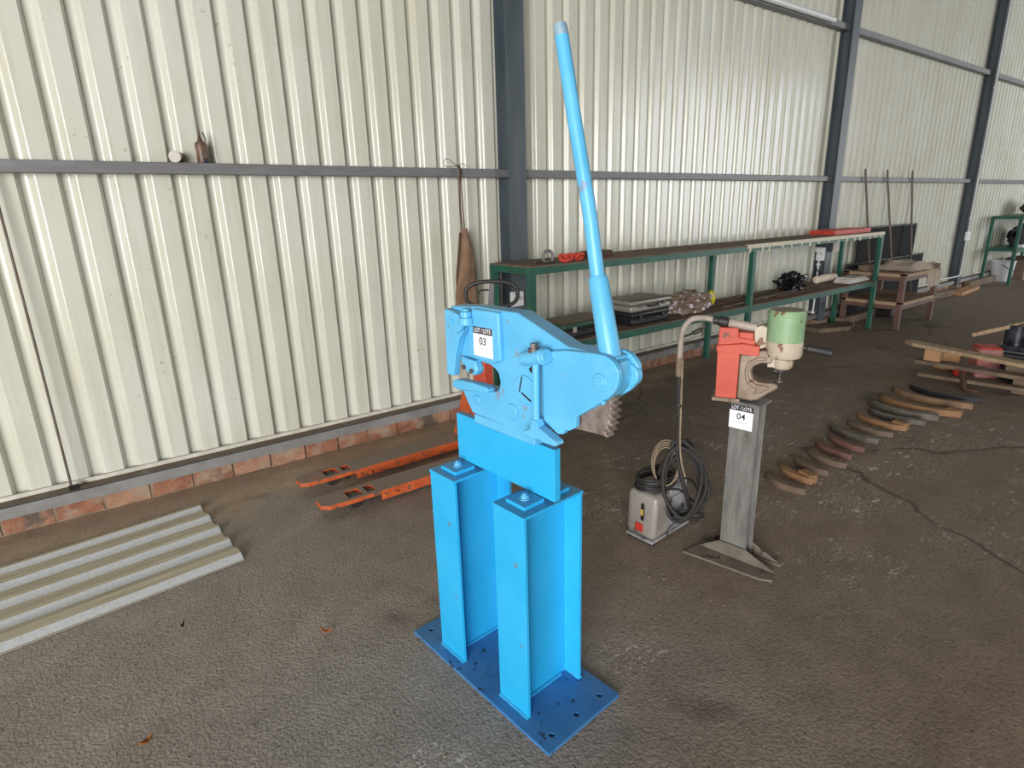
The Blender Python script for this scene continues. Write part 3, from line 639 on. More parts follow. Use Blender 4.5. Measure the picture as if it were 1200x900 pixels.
q = MB(); q.tube(pts, .0135, 10, closed=True); q.build('handle_loop', 'black_rubber', PT)
q = MB(); q.tube([hc + hd * .0 + Vector((0, 0, .03)), hc - hd * .07 + Vector((0, 0, .03)), hc - hd * .09 + Vector((0, 0, .01))], .006, 8); q.build('release_lever', 'black_plastic', PT)

# ================================================================== LOOSE ROOF SHEET ON THE FLOOR
def loose():
    mb = MB(); pr = [(0.0, .004)]
    for k in range(4):
        t0 = .012 + k * .1715
        w0 = .035 if k == 0 else 0.0; pr += [(t0, .004), (t0 + .034, .026), (t0 + .066 + w0, .026), (t0 + .098 + w0 * .8, .004)]
    pr += [(.70, .004), (.726, .022), (.745, .022)]
    th = .0015; L = 2.6
    rings = []
    for x in [-L * i / 30 for i in range(31)]:
        dz = .004 * math.sin(x * 2.1)
        rings.append([(x, y, max(z + dz * .4, .001) + th) for y, z in pr] + [(x, y, max(z + dz * .4, .001)) for y, z in reversed(pr)])
    return mb.rings(rings)
LS = tag(loose().build('roof_sheet', 'loose_sheet', smooth=False), 'loose ribbed cream metal roof sheet lying on dusty concrete floor', 'metal sheet')
LS.location = (.42, 2.81, 0); LS.rotation_euler = (0, 0, R(5.4))

# ================================================================== THINGS ON THE WALL
CN = thing('tin_can', 'small tin lying on its side on wall rail, white lid forward', 'can', (.60, 3.905, 1.90))
Mx = Euler((R(90), 0, R(-20))).to_matrix().to_4x4()
q = MB(); q.lathe([(.02, -.045), (.029, -.044), (.030, -.04), (.030, .035), (.028, .04), (.02, .041)], (0, 0, .031), 24, Mx); q.build('can_body', 'bottle_brown', CN)
q = MB(); q.lathe([(.005, .0445), (.026, .0445), (.031, .043), (.0315, .036), (.0305, .036)], (0, 0, .031), 24, Mx); q.build('lid', 'can_white', CN)
BO = thing('grease_bottle', 'grimy brown bottle with pointed nozzle standing on wall rail', 'bottle', (.732, 3.905, 1.90))
q = MB(); q.lathe([(.010, 0), (.029, .001), (.031, .006), (.031, .10), (.027, .112), (.013, .121), (.009, .122)], (0, 0, 0), 20); q.build('bottle_body', 'bottle_brown', BO)
q = MB(); q.lathe([(.013, .117), (.013, .128), (.008, .136), (.005, .150), (.003, .182), (.001, .183)], (0, 0, 0), 14); q.build('nozzle', 'leather_dark', BO)
q = MB().cbox((.024, -.004, .142), (.006, .006, .05), (0, R(-14), 0)); q.build('side_spout', 'leather_dark', BO)

SK = thing('hanging_sack', 'narrow brown sack hanging from wall rail by a thin strap', 'sack', (2.40, 3.84, 1.90))
def sackf(u, v):
    a = 2 * math.pi * u; z = -.42 - v * .62
    wd = .022 + .072 * min(1, v * 1.25) ** .8; dp = .012 + .028 * math.sin(min(v, .95) * math.pi) ** .7
    fold = 1 + .10 * math.sin(3 * a + v * 4) + .05 * math.sin(7 * a)
    return Vector((wd * math.cos(a) * fold + .012 * math.sin(v * 6) + .01, -.005 + dp * math.sin(a) * fold, z))
q = MB(); nU, nV = 28, 22
q.rings([[sackf(i / nU, j / nV) for i in range(nU)] for j in range(nV + 1)]); q.build('sack_body', 'sack_brown', SK)
q = MB(); q.tube(bez([(.0, -.0, -.43), (-.012, .0, -.30), (-.006, .0, -.12), (-.004, -.004, .002), (.0, .02, .008), (.006, .02, .004)]), .006, 6); q.tube(bez([(.016, 0, -.43), (.012, .0, -.28), (.010, .002, -.1), (.004, 0, .006)]), .005, 6); q.build('strap', 'leather_dark', SK)
q = MB(); q.tube(bez([(-.06, .0, -.98), (-.072, .0, -.8), (-.055, -.012, -.62), (-.03, -.01, -.45)]), .0085, 8); q.build('side_strap', 'leather_dark', SK)
q = MB(); q.tube(bez([(.0, .0, .006), (-.05, -.0, .03), (-.10, 0, .06), (-.13, 0, .04), (-.12, 0, .01), (-.06, -.003, .008), (.02, .0, .03), (.05, 0, .02)]), .002, 6); q.build('tie_wire', 'dark_hole', SK)
RD = thing('steel_rod', 'thin rusty steel rod standing upright against cream wall at left edge', 'rod', (-.214, 3.872, .177))
q = MB(); q.tube([(0, 0, .0), (.002, .004, .8), (.0, .03, 1.66)], .0065, 8); q.build('rod_shaft', 'rusty_rod', RD)
q = MB(); q.cbox((.012, -.006, .012), (.05, .014, .024)); q.build('rod_foot', 'dark_hole', RD)

def socket_box(label, loc, size=(.16, .035, .15), rz=0.0, conduit=None, group=None):
    t_ = thing('wall_socket', label, 'socket', loc, rz, group)
    a, b, c = size
    MB().box(-a / 2, a / 2, -b, 0, -c / 2, c / 2).build('socket_box', 'white_plastic', t_, bevel=0.006)
    for s in (-1, 1):
        o = MB().box(s * a * .22 - .018, s * a * .22 + .018, -b - .004, -b, -.012, .02).build('switch', 'paper_white', t_, bevel=0.002)
    if conduit:
        q_ = MB(); q_.tube(conduit, .0125, 10); q_.build('conduit', 'white_plastic', t_)
        for p_ in conduit[2:-1:6]:
            z_ = MB(); z_.cbox((p_[0], p_[1] + .006, p_[2]), (.05, .02, .025)); z_.build('clip', 'white_plastic', t_)
    return t_
socket_box('white socket box on first steel column behind shelf end', (2.845, 3.80, .915), (.12, .03, .12))
t_ = socket_box('white double socket box on second steel column above shelf', (7.835, 3.875, .95), (.135, .03, .17), R(-90), bez([(0, -.015, -.085), (0, -.012, -.30), (.0, -.012, -.70), (-.03, -.012, -.80), (-.25, .10, -.83)], 6))
q = MB(); q.tube(bez([(-.04, -.04, .03), (-.02, -.06, -.1), (.02, -.06, -.2), (.12, -.05, -.26), (.25, -.03, -.3)]), .008, 8); q.build('plug_lead', 'black_rubber', t_)
t_ = socket_box('white switch box on third steel column with long white conduit', (12.775, 3.80, .95), (.17, .035, .15), 0, bez([(0, -.014, .07), (0, -.014, 1.0), (0, -.014, 2.0), (0, -.014, 3.2), (0, -.014, 4.8)], 6))
q = MB(); q.tube(bez([(0, -.014, -.07), (0, -.014, -.45), (-.005, -.014, -.6), (-.06, -.02, -.68), (-.3, .02, -.70), (-.8, .07, -.70)]), .0125, 10); q.build('conduit', 'white_plastic', t_)
q = MB(); q.cyl((3.9, 3.833, 3.552), (7.45, 3.833, 3.552), .028, n=14)  # added white tube, imitates the bright lit face of the rail itself
PV = tag(q.build('rail_highlight', 'white_plastic'), 'long white tube added along the upper wall rail to imitate its lit face', 'highlight')

# ================================================================== LONG GREEN SHELF
SH = thing('long_shelf', 'long green steel two-tier shelf with brown decks along cream wall', 'shelf', (2.6, 3.3, 0))
X1, D = 5.62, .50           # length, depth (local x along wall, y towards it)
def leg(x, y, z1=1.205): MB().box(x - .026, x + .026, y - .003, y + .045, 0, z1).build('leg', 'shelf_green', SH, smooth=False, bevel=0.002)
for x in (.026, 2.80, X1 - .026):
    leg(x, 0.0); leg(x, D - .045)
for z0, z1, nm in ((1.155, 1.205, 'top'), (.555, .610, 'low')):
    for y in (0.0, D - .006):
        for a, b in ((.052, 2.774), (2.826, X1 - .052)):
            MB().box(a, b, y, y + .006, z0, z1).build('rail', 'shelf_green', SH, smooth=False)
    for x in (.0, 2.797, X1 - .006):
        MB().box(x, x + .006, .045, D - .045, z0, z1).build('cross_rail', 'shelf_green', SH, smooth=False)
for z in (1.205, .610):
    for i, (a, b) in enumerate(((.004, 1.36), (1.364, 2.796), (2.80, 4.16), (4.164, X1 - .004))):
        MB().box(a, b, .004, D - .004, z, z + .010 + .002 * (i % 2)).build('deck_board', 'shelf_deck', SH, smooth=False)
ct = MB(); ct.box(2.66, X1 - .002, -.006, .0, 1.184, 1.217); ct.box(2.66, X1 - .002, -.006, .03, 1.217, 1.220)
random.seed(5)
for k in range(16):
    x = 2.68 + k * .192 + random.uniform(-.04, .04); ct.box(x, x + random.uniform(.014, .03), -.007, .0, 1.16 - random.uniform(0, .02), 1.186)
ct.build('cream_edging', 'cream_trim', SH, smooth=False)
MB().box(X1 + .0, X1 + .006, .0, .03, .55, 1.2).build('cream_edging', 'cream_trim', SH, smooth=False)

def case(name, label, loc, size, rz, mat, latch, dome=.0, group=None):
    a, b, c = size; t_ = thing(name, label, 'case', loc, rz, group)
    MB().box(-a / 2, a / 2, -b / 2, b / 2, 0, c * .56).build('case_base', mat if mat != 'case_green' else 'black_plastic', t_, bevel=min(.02, c * .2), seg=3)
    MB().box(-a / 2 - .004, a / 2 + .004, -b / 2 - .004, b / 2 + .004, c * .57, c).build('lid', mat, t_, bevel=min(.025, c * .2), seg=3)
    for s in (-1, 1): MB().box(s * a * .3 - .018, s * a * .3 + .018, -b / 2 - .012, -b / 2 - .002, c * .4, c * .75).build('latch', latch, t_, bevel=.002)
    q_ = MB(); q_.tube([(-.06, -b / 2, c * .45), (-.055, -b / 2 - .028, c * .45), (.055, -b / 2 - .028, c * .45), (.06, -b / 2, c * .45)], .009, 8); q_.build('handle', 'black_rubber', t_)
    return t_
DK = .622   # top of the lower deck
case('tool_case', 'green lidded plastic tool case, dusty, on lower shelf', (3.23, 3.52, DK), (.56, .32, .125), R(3), 'case_green', 'grey_pipe')
case('tool_case', 'black plastic tool case under silver case on lower shelf', (3.99, 3.53, DK), (.50, .32, .115), R(2), 'black_plastic', 'black_rubber')
case('flight_case', 'silver aluminium flight case lying on black case', (3.98, 3.53, DK + .116), (.52, .34, .10), R(1), 'silver_case', 'bolt_steel')
TR = thing('cable_tray', 'black tray of tangled cables beside green case', 'tray', (2.83, 3.40, DK))
MB().box(-.14, .10, -.07, .09, 0, .02).build('tray_base', 'black_plastic', TR, bevel=.003)
for k in range(5):
    random.seed(k + 40); pts = [(random.uniform(-.13, .1), random.uniform(-.06, .08), .03 + .012 * k + random.uniform(0, .02)) for _ in range(6)]
    q = MB(); q.tube(bez(pts, 6), .008, 7); q.build('cable', 'black_rubber', TR)
BG = thing('plastic_bundle', 'crumpled clear plastic bundle with yellow knot on lower shelf', 'bundle', (4.70, 3.52, DK))
q = MB(); q.blob((0, 0, .085), (.29, .15, .11), 3, .45, 2.6, 4, .002); q.build('bundle_body', 'bag_film', BG, smooth=False)
q = MB(); q.blob((.235, -.08, .115), (.05, .04, .07), 5, .4, 2, 2); q.build('knot', 'yellow_knot', BG)
BB = thing('rubbish_bag', 'crumpled black plastic bag on lower shelf near second column', 'bag', (6.72, 3.62, DK))
q = MB(); q.blob((0, 0, .085), (.20, .13, .10), 8, .55, 3.0, 4, .002); q.build('bag_body', 'black_bag', BB, smooth=False)
q = MB(); q.blob((-.12, -.02, .13), (.09, .03, .03), 9, .5, 3.0, 2); q.blob((.02, 0, .175), (.03, .03, .04), 10, .5, 3.0, 2); q.build('gathered_neck', 'black_bag', BB, smooth=False)
# flat offcuts lying on the lower deck
strips = [((5.46, 3.44), .75, .03, 6, 'long dark flat bar lying nearest the mid post'), ((5.52, 3.56), .9, .04, -3, 'long dark flat bar behind the nearest one, mid shelf'), ((6.27, 3.50), .8, .05, 4, 'broad brown flat bar right of the mid post'), ((6.1, 3.63), .6, .03, -6, 'short dark flat bar in front of black bag'), ((6.35, 3.42), .6, .03, 2, 'narrow dark flat bar along the shelf front edge')]
for i, ((x, y), L, wd, rz, lb_) in enumerate(strips):
    o = tag(MB().box(-L / 2, L / 2, -wd / 2, wd / 2, 0, .012 + .004 * (i % 3)).build('flat_bar', 'arc_brown' if i in (2,) else 'timber_dirty' if i == 0 else 'leather_dark', smooth=False, bevel=.001), lb_, 'metal bar', 'flat bars on the lower shelf')
    o.location = (x, y, DK + .001); o.rotation_euler = (0, 0, R(rz))
PP = thing('paper_stack', 'white paper stack at right end of lower shelf', 'papers', (7.86, 3.46, DK))
for k in range(4):
    q = MB().cbox((.02 * math.sin(k * 3), .01 * math.cos(k * 2), .008 + .016 * k), (.46 - .03 * k, .20, .015), (0, 0, R(5 * math.sin(k * 5)))); q.build('paper_sheet', 'paper_white', PP, smooth=False)
PB = thing('cloth_roll', 'pale rolled cloth behind the white papers on lower shelf', 'cloth', (7.62, 3.66, DK))
q = MB(); q.tube([(-.26, 0, .05), (-.24, 0, .05), (0, .01, .055), (.22, 0, .048), (.25, 0, .048)], [.01, .045, .052, .045, .012], 14); q.build('roll_body', 'cloth_beige', PB)
CD = tag(MB().box(-.075, .075, 0, .002, -.085, .085).build('notice_card', 'paper_white', smooth=False), 'small blank white card hanging on rear right shelf leg', 'card'); CD.location = (7.98, 3.745, 1.06)
# top of the shelf
TP = 1.217
SHK = thing('lifting_shackle', 'grey steel bow shackle beside orange strap on shelf top', 'shackle', (2.85, 3.40, TP))
q = MB(); q.tube([(.0 + .045 * math.cos(a), .0, .045 + .045 * math.sin(a)) for a in [R(-50 + 14 * i) for i in range(21)]], .011, 10); q.build('bow', 'galv_grey', SHK)
q = MB(); q.cyl((-.05, 0, .012), (.06, 0, .012), .010, n=10); q.build('pin', 'bolt_steel', SHK)
q = MB(); q.cyl((-.10, .03, .012), (.10, .06, .014), .011, n=10); q.build('bar', 'bolt_steel', SHK)
OR = thing('ratchet_strap', 'bunched red-orange strap with hooks on shelf top left', 'strap', (3.07, 3.39, TP))
for k in range(4):
    random.seed(60 + k)
    c_ = (-.08 + .055 * k, random.uniform(-.02, .02)); pts = [(c_[0] + .036 * math.cos(a), c_[1] + .02 * math.sin(a * 1.0), .028 + .022 * math.sin(a + k)) for a in [2 * math.pi * i / 14 for i in range(14)]]
    q = MB(); q.tube(pts, .014, 7, closed=True); q.build('strap_loop', 'red_tray', OR)
CH = tag(MB().prism([(-.06, 0), (-.052, 0), (-.052, .038), (.052, .038), (.052, .0), (.06, .0), (.06, .046), (-.06, .046)], -.13, .13, 'yz').build('channel_offcut', 'leather_dark', smooth=False, bevel=.002), 'short dark steel channel offcut on shelf top behind blue lever', 'channel')
CH.location = (3.50, 3.56, TP); CH.rotation_euler = (0, 0, R(0))
RT = thing('steel_tray', 'red-orange steel tray lying at right end of shelf top', 'tray', (7.72, 3.60, TP))
q = MB(); q.box(-.46, .46, -.15, .15, 0, .006); q.box(-.46, .46, -.15, -.144, .006, .05); q.box(-.46, .46, .144, .15, .006, .05); q.box(-.46, -.454, -.144, .144, .006, .05); q.box(.454, .46, -.144, .144, .006, .05); q.box(-.45, .45, -.14, .14, .035, .046); q.build('tray_body', 'red_tray', RT, smooth=False)

# ================================================================== BROWN TABLE WITH CLUTTER, PANELS BEHIND
TB = thing('work_table', 'brown steel two-shelf table beyond end of green shelf', 'table', (8.30, 3.02, 0))
for x in (.03, 1.07):
    for y in (.03, .70): MB().box(x - .03, x + .03, y - .03, y + .03, 0, .725 if x < .5 else .765).build('leg', 'table_brown', TB, smooth=False, bevel=.002)
for z, th in ((.685, .02), (.33, .02)):
    MB().box(.0, 1.10, .0, .73, z, z + th).build('table_top' if z > .5 else 'lower_shelf', 'table_top', TB, smooth=False)
    q = MB(); q.box(.06, 1.04, -.004, .0, z - .02, z + th); q.box(-.004, .0, .06, .67, z - .02, z + th); q.build('edge_strip', 'table_edge', TB, smooth=False)
    q = MB(); q.box(.06, 1.04, .0, .006, z - .07, z - .021); q.box(.0, .006, .06, .67, z - .07, z - .021); q.build('apron', 'table_brown', TB, smooth=False)
CL = thing('dust_cloth', 'beige crumpled cloth hanging over brown table edge', 'cloth', (8.98, 3.30, .708))
def clf(u, v):
    x = (u - .5) * .9; y = (v - .5) * .55; z = .05 + .085 * max(0, noise.noise(Vector((u * 4, v * 4, 2)))) + .05 * math.exp(-((u - .45) ** 2 + (v - .5) ** 2) * 9)
    e = max(0, (u - .82) / .18)
    if y < -.20 and u > .5: z -= .0
    edge = min(u, v, 1 - v); z *= min(1, edge * 7 + .12)
    if u > .5 and v < .14: return Vector((x, -.300 - .01 * math.sin(u * 30), -.24 * (1 - v / .14) + .01))
    return Vector((x, y, z + .004))
q = MB(); q.quad_grid(clf, 26, 20, -.004); q.build('cloth_sheet', 'cloth_beige', CL)
WB = thing('timber_block', 'brown wooden block under the clutter on brown table', 'block', (8.56, 3.56, .706)); MB().box(-.14, .14, -.08, .08, 0, .07).build('block_body', 'timber_dirty', WB, bevel=.003)
for i, (x, z0, wd, h, lb_, y, tilt) in enumerate(((9.75, .72, 1.9, .52, 'tall glossy black panel leaning on cream wall, rear of pair', 3.86, 0.05), (9.7, .24, 2.5, .74, 'lower charcoal panel leaning in front of black panel', 3.795, .05))):
    pn = thing('leaning_board', lb_, 'panel', (x, y, 0.2 if i else .01)); H = z0 + h - (.2 if i else 0.01)
    q = MB().box(-wd / 2, wd / 2, -.012, .0, 0, H).build('panel_board', 'panel_black', pn, smooth=False, bevel=.002)
    q = MB(); q.box(-wd / 2, wd / 2, -.016, -.010, H - .02, H); q.build('edge_trim', 'black_rubber', pn, smooth=False)
    if i: pn.location = (x, y, .0); 
KN = thing('hand_tool', 'dark hand tool with upright handle on table before panels', 'tool', (8.95, 3.66, .706))
q = MB(); q.cyl((-.12, 0, .03), (.1, .0, .03), .03, n=10); q.cyl((.0, 0, .05), (.02, 0, .22), .014, n=8); q.cyl((-.05, 0, .22), (.09, 0, .22), .012, n=8); q.build('tool_body', 'black_rubber', KN)
for i, (x0, z0, x1, lb_) in enumerate(((8.76, .74, 8.72, 'thin rod leaning on rail nearest second column'), (9.45, .74, 9.38, 'thin rod leaning on rail, middle of three above table'), (10.35, .12, 10.22, 'thin rod leaning on rail farthest from second column'))):
    t_ = thing('leaning_rod', lb_, 'rod', (x0, 3.64, z0 - .03 if i < 2 else 0.0), group='rods leaning behind the brown table')
    zt = 1.97 - t_.location.z
    q = MB(); q.cyl((0, 0, 0.0), (x1 - x0, .205, zt), .014, n=8); q.build('rod_shaft', 'rusty_rod', t_)
    q = MB(); q.cyl((x1 - x0, .205, zt), (x1 - x0, .207, zt + .03), .009, n=8); q.build('rod_tip', 'dark_hole', t_)
SP = tag(MB().box(-.55, .55, -.05, .05, 0, .09).build('timber_beam', 'timber_dirty', bevel=.003), 'dirty timber beam on floor beneath brown table', 'timber'); SP.location = (8.75, 3.70, 0)
SP = tag(MB().box(-.16, .16, -.10, .10, 0, .10).build('metal_lump', 'black_rubber', bevel=.02), 'dark metal lump on floor under brown table', 'metal scrap'); SP.location = (9.35, 3.55, 0)

# broken concrete slabs / planks by the columns
SL = tag(MB().prism([(-.36, -.10), (.12, -.16), (.38, -.02), (.36, .12), (-.1, .16), (-.36, .12)], 0, .055, 'xy').build('concrete_slab', 'timber_dirty', bevel=.006), 'broken pale slab on floor at foot of second column', 'slab'); SL.location = (7.82, 3.60, 0); SL.rotation_euler = (0, 0, R(-14))
SL = tag(MB().box(-.55, .55, -.09, .09, 0, .06).build('plank', 'timber_orange', bevel=.003), 'orange-brown plank on floor at foot of third column', 'plank'); SL.location = (12.6, 3.62, 0); SL.rotation_euler = (0, 0, R(4))
SL = tag(MB().box(-.45, .45, -.06, .06, 0, .10).build('plank', 'timber_dirty', bevel=.003), 'grey timber beside plank nearer than third column', 'plank'); SL.location = (11.55, 3.70, 0); SL.rotation_euler = (0, 0, R(-5))
SL = tag(MB().box(-.7, .7, -.05, .05, 0, .12).build('timber_beam', 'timber_dirty', bevel=.003), 'dark timber beam along wall between third column and bucket', 'timber'); SL.location = (13.9, 3.78, 0)

# ================================================================== FAR GREEN RACK AND BUCKET
RK = thing('storage_rack', 'dark green steel rack at far end of wall', 'rack', (14.0, 3.36, 0))
for x in (.02, 2.3):
    for y in (.0, .42): MB().box(x - .03, x + .03, y - .0, y + .045, 0, 1.22).build('leg', 'shelf_green', RK, smooth=False)
for z in (1.20, .62):
    MB().box(.0, 2.33, .0, .465, z, z + .05).build('rack_shelf', 'shelf_green', RK, smooth=False)
    MB().box(.0, 2.33, -.006, .0, z - .03, z + .05).build('rail', 'shelf_green', RK, smooth=False)
def lump(name, label, cat, loc, rad, seed, mat, amp=.4):
    o = MB().blob((0, 0, rad[2] * .8), rad, seed, amp, 2.2, 3, .0).build(name, mat); tag(o, label, cat); o.location = loc; return o
lump('tarp_heap', 'dark heap of sheeting on lower tier of far rack', 'tarpaulin', (15.15, 3.62, .671), (.62, .13, .22), 4, 'panel_black')
lump('tarp_heap', 'dark bundle on top of far green rack', 'tarpaulin', (15.55, 3.62, 1.251), (.42, .13, .17), 6, 'leather_dark')
o = tag(MB().box(-.9, .9, -.04, .04, 0, .05).build('white_batten', 'white_plastic', bevel=.003), 'white batten along front of far rack lower tier', 'batten'); o.location = (15.3, 3.41, .671)
BK = thing('plastic_bucket', 'white plastic bucket on floor under far green rack', 'bucket', (14.75, 3.70, 0))
q = MB(); q.lathe([(.16, .0), (.165, .004), (.195, .37), (.205, .372), (.205, .39), (.185, .39), (.155, .012)], (0, 0, 0), 28); q.build('bucket_body', 'bucket_white', BK)
q = MB(); q.tube([(.2 * math.cos(a), -.03 - .2 * math.sin(a), .33 - .13 * math.sin(a)) for a in [math.pi * i / 12 for i in range(13)]], .006, 6); q.build('bail_handle', 'black_rubber', BK)
BX = thing('cardboard_box', 'dark box on floor beyond white bucket under far rack', 'box', (15.45, 3.60, 0)); MB().box(-.35, .35, -.16, .16, 0, .40).build('box_body', 'timber_dirty', BX, bevel=.004); MB().box(-.36, .36, -.17, .17, .38, .42).build('lid', 'leather_dark', BX, bevel=.004)

# ================================================================== ROW OF CURVED BARS ON THE FLOOR
AR = [((5.78, 1.93), (5.72, 1.40), 'arc_black', 'black curved bar, farthest of the row, nearest timber bench'),
      ((5.60, 2.00), (5.50, 1.39), 'arc_tan', 'long tan curved bar next to the black one'),
      ((5.28, 1.97), (5.22, 1.38), 'arc_orange', 'orange-brown curved bar with pale squared end'),
      ((5.05, 1.96), (5.02, 1.46), 'arc_steel', 'dark curved bar with shiny steel edge'),
      ((4.86, 1.88), (4.84, 1.48), 'arc_steel', 'blackish curved bar just nearer than shiny-edged one'),
      ((4.70, 1.89), (4.62, 1.52), 'arc_orange', 'short orange-brown curved bar with blunt right end'),
      ((4.50, 1.87), (4.42, 1.53), 'arc_brown', 'plain brown curved bar in the middle of the row'),
      ((4.30, 1.90), (4.22, 1.54), 'arc_steel', 'grey curved bar with worn silver tip mid row'),
      ((4.12, 1.81), (4.00, 1.53), 'arc_red', 'dull red curved bar, farther of the red pair'),
      ((3.93, 1.80), (3.82, 1.53), 'arc_red', 'dull red curved bar, nearer of the red pair'),
      ((3.75, 1.77), (3.66, 1.49), 'arc_brown', 'brown curved bar right before the red pair'),
      ((3.55, 1.75), (3.47, 1.51), 'arc_brown', 'small dusty curved bar third from the pedestal'),
      ((3.37, 1.74), (3.29, 1.51), 'arc_orange', 'small curved bar with orange end, second from pedestal'),
      ((3.20, 1.74), (3.13, 1.47), 'arc_brown', 'small dusty curved bar nearest the grey pedestal')]
for i, (a, b, m_, lb_) in enumerate(AR):
    A, B = Vector((*a, 0)), Vector((*b, 0)); mid = (A + B) / 2; L = (B - A).length; u_ = (B - A) / L; n_ = Vector((u_.y, -u_.x, 0))
    if n_.x > 0: n_ = -n_
    sag = L * .22; N = 18; rings = []
    for k in range(N + 1):
        s_ = k / N; off = sag * (1 - (2 * s_ - 1) ** 2) * (1.15 - .4 * s_); p = A + u_ * (L * s_) + n_ * off - mid
        wd = .020 + .008 * math.sin(s_ * math.pi) + (.006 if s_ > .75 else 0); ht = .040 + .010 * (i < 4)
        tn_ = (u_ * L + n_ * sag * (-4 * (2 * s_ - 1))).normalized(); sd = Vector((tn_.y, -tn_.x, 0))
        sc_ = .35 if k == 0 else .75 if k == 1 else 1
        rings.append([p + sd * wd * sc_, p + sd * wd * sc_ + Vector((0, 0, ht * sc_)), p - sd * wd * sc_ + Vector((0, 0, ht * sc_)), p - sd * wd * sc_])
    o = tag(MB().rings(rings).build('curved_bar', m_, bevel=.004), lb_, 'metal bar', 'row of curved bars on the floor'); o.location = mid
    if i in (2, 5, 12):
        e_ = MB(); p = B - mid; e_.cbox(p - u_ * .045 + Vector((0, 0, .028)), (.10, .054, .054), (0, 0, math.atan2(u_.y, u_.x))); e_.build('end_block', 'arc_orange', o, bevel=.004)

# ================================================================== LOW TIMBER BENCH AND SCRAP AT THE RIGHT
def plank_obj(name, label, p0, p1, wd, th, mat, cat='plank', parent=None, pointed=False):
    A, B = Vector(p0), Vector(p1); L = (B - A).length
    rot = (B - A).to_track_quat('X', 'Z').to_euler()
    mb = MB()
    if pointed: mb.prism([(0, -wd * .12), (.10, -wd / 2), (L, -wd / 2), (L, wd / 2), (.06, wd / 2), (0, wd * .3)], 0, th, 'xy')
    else: mb.box(0, L, -wd / 2, wd / 2, 0, th)
    o = mb.build(name, mat, parent, bevel=.003, smooth=False)
    if parent is None: tag(o, label, cat)
    o.location = A; o.rotation_euler = rot; return o
BN = thing('timber_bench', 'low bench of two long weathered planks over a bent steel leg', 'bench', (6.2, 1.7, 0))
plank_obj('seat_plank', '', (.16, .52, .262), (-.22, -.95, .262), .13, .032, 'timber', parent=BN, pointed=True)
plank_obj('lower_plank', '', (.12, .47, .11), (.02, -1.0, .135), .15, .035, 'timber_dirty', parent=BN, pointed=True)
plank_obj('under_plank', '', (-.12, .28, .045), (-.05, -.8, .06), .08, .03, 'timber_dirty', parent=BN)
MB().cbox((.12, .26, .205), (.10, .13, .115)).build('spacer_block', 'timber_orange', BN, bevel=.006)
q = MB(); q.tube(bez([(-.05, -.02, .12), (-.16, -.08, .07), (-.22, -.12, .02), (-.20, -.2, .012)]), [.02] * 31, 10); q.build('bent_leg', 'leather_dark', BN)
MB().cbox((.05, -.42, .075), (.08, .10, .15)).build('spacer_block', 'timber_dirty', BN, bevel=.004)
q = MB(); q.cyl((.12, -.28, .205), (.15, -.52, .205), .055, n=18); q.build('spacer_roll', 'timber_dirty', BN, bevel=.01)
def legs_box(name, label, cat, loc, size, rz, mat, lid=None, tilt=0):
    t_ = thing(name, label, cat, loc, rz, rot=(0, tilt, rz)); a, b, c = size
    MB().box(-a / 2, a / 2, -b / 2, b / 2, 0, c).build('box_body', mat, t_, bevel=min(.02, c * .15))
    if lid: MB().box(-a / 2 * .9, a / 2 * .9, -b / 2 * .9, b / 2 * .9, c, c + .012).build('lid', lid, t_, bevel=.003)
    return t_
legs_box('fuel_can', 'faded red fuel can standing behind the top plank', 'can', (6.66, 1.66, 0), (.22, .19, .27), R(35), 'pink_box', 'red_plastic')
legs_box('wooden_crate', 'small open orange timber crate left of faded red can', 'crate', (6.72, 1.96, 0), (.20, .20, .20), R(10), 'timber_orange', 'timber_dirty')
EN = thing('engine_block', 'black and chrome engine unit behind planks at right frame edge', 'engine', (7.12, 1.46, 0))
MB().box(-.22, .22, -.22, .20, 0, .26).build('crankcase', 'engine_black', EN, bevel=.02)
q = MB(); q.cyl((-.05, .10, .24), (-.05, .10, .44), .09, n=20); q.cyl((.10, -.05, .24), (.10, -.05, .42), .07, n=20); q.build('cylinder_head', 'engine_black', EN, bevel=.01)
q = MB(); q.tube(bez([(-.1, .1, .42), (-.12, .0, .46), (-.02, -.06, .40), (.04, -.16, .36), (-.1, -.2, .28)]), .02, 10); q.build('intake_pipe', 'bolt_steel', EN)
for k in range(5):
    MB().box(-.235, -.18, -.20, .19, .05 + .038 * k, .062 + .038 * k).build('cooling_fin', 'galv_grey', EN, smooth=False)
EN2 = thing('gearbox_scrap', 'dark gearbox scrap with brass tag under the planks', 'scrap', (6.60, 1.36, 0))
q = MB(); q.cyl((-.05, .05, .10), (.1, .05, .10), .10, n=18); q.box(-.04, .12, -.16, .06, 0, .18); q.build('gear_case', 'engine_black', EN2, bevel=.01)
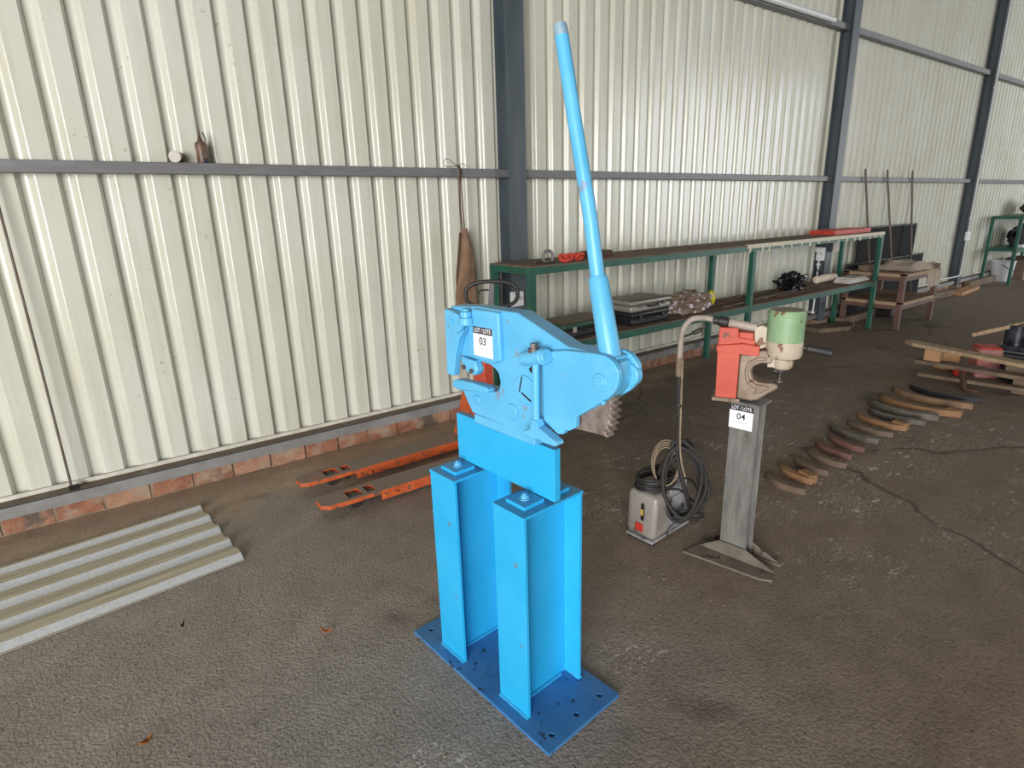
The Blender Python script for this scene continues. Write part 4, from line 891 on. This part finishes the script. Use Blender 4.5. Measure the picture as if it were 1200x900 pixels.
q = MB(); q.cyl((-.06, -.04, .12), (-.045, -.04, .12), .03, n=14); q.build('brass_tag', 'yellow_plastic', EN2)
q = MB(); q.cyl((-.09, .07, .10), (-.05, .07, .10), .05, n=16); q.build('flange', 'bolt_steel', EN2)
o = plank_obj('timber_stick', 'pale wooden stick laid over the black engine at right', (6.93, 1.86, .30), (7.10, 1.38, .50), .05, .035, 'timber')
RDp = thing('red_cap', 'small red cap lying under the top plank', 'cap', (6.52, 1.80, 0)); q = MB(); q.lathe([(.01, 0), (.05, .003), (.055, .02), (.05, .10), (.02, .11)], (0, 0, 0), 18); q.build('cap_body', 'red_plastic', RDp)

# ================================================================== LEAVES AND DEBRIS
def leaf(label, loc, s, rz, mat):
    def f_(u, v):
        wv = math.sin(math.pi * u) ** .8 * .28 * (v - .5) * 2
        return Vector(((u - .5) * s, wv * s * .5, .006 + .012 * abs(v - .5) * 2 + .015 * (u - .5) ** 2 * 4))
    q_ = MB(); q_.quad_grid(f_, 8, 4, .001); o_ = tag(q_.build('dry_leaf', mat), label, 'leaf', 'dry leaves on the floor'); o_.location = loc; o_.rotation_euler = (0, 0, rz); return o_
leaf('orange dry leaf on floor between sheet and blue stand', (.551, 2.046, 0), .048, R(-40), 'leaf_orange')
leaf('orange dry leaf near bottom left of floor', (-.086, 1.90, 0), .045, R(20), 'leaf_orange')
leaf('small dark brown leaf on grey floor below metal sheet', (.10, 2.45, 0), .03, R(60), 'leaf_brown')
gr = MB(); random.seed(21)
for k in range(700):
    x = random.uniform(-.9, 2.2); y = random.uniform(1.0, 3.4); s_ = random.uniform(.0015, .0045)
    if (.75 < x < 1.32 and 1.0 < y < 1.95) or (x > .75 and y > 2.85) or (x < .5 and y > 2.6) or (x > 1.95 and y < 2): continue
    z_ = s_ * .5; gr.cbox((x, y, z_), (s_ * 2, s_ * 1.5, s_), (random.random(), random.random(), random.random() * 3))
o = gr.build('grit', 'mortar', smooth=False); struct(o, 'stuff'); o['label'] = 'loose grey grit scattered over the near floor'; o['category'] = 'grit'
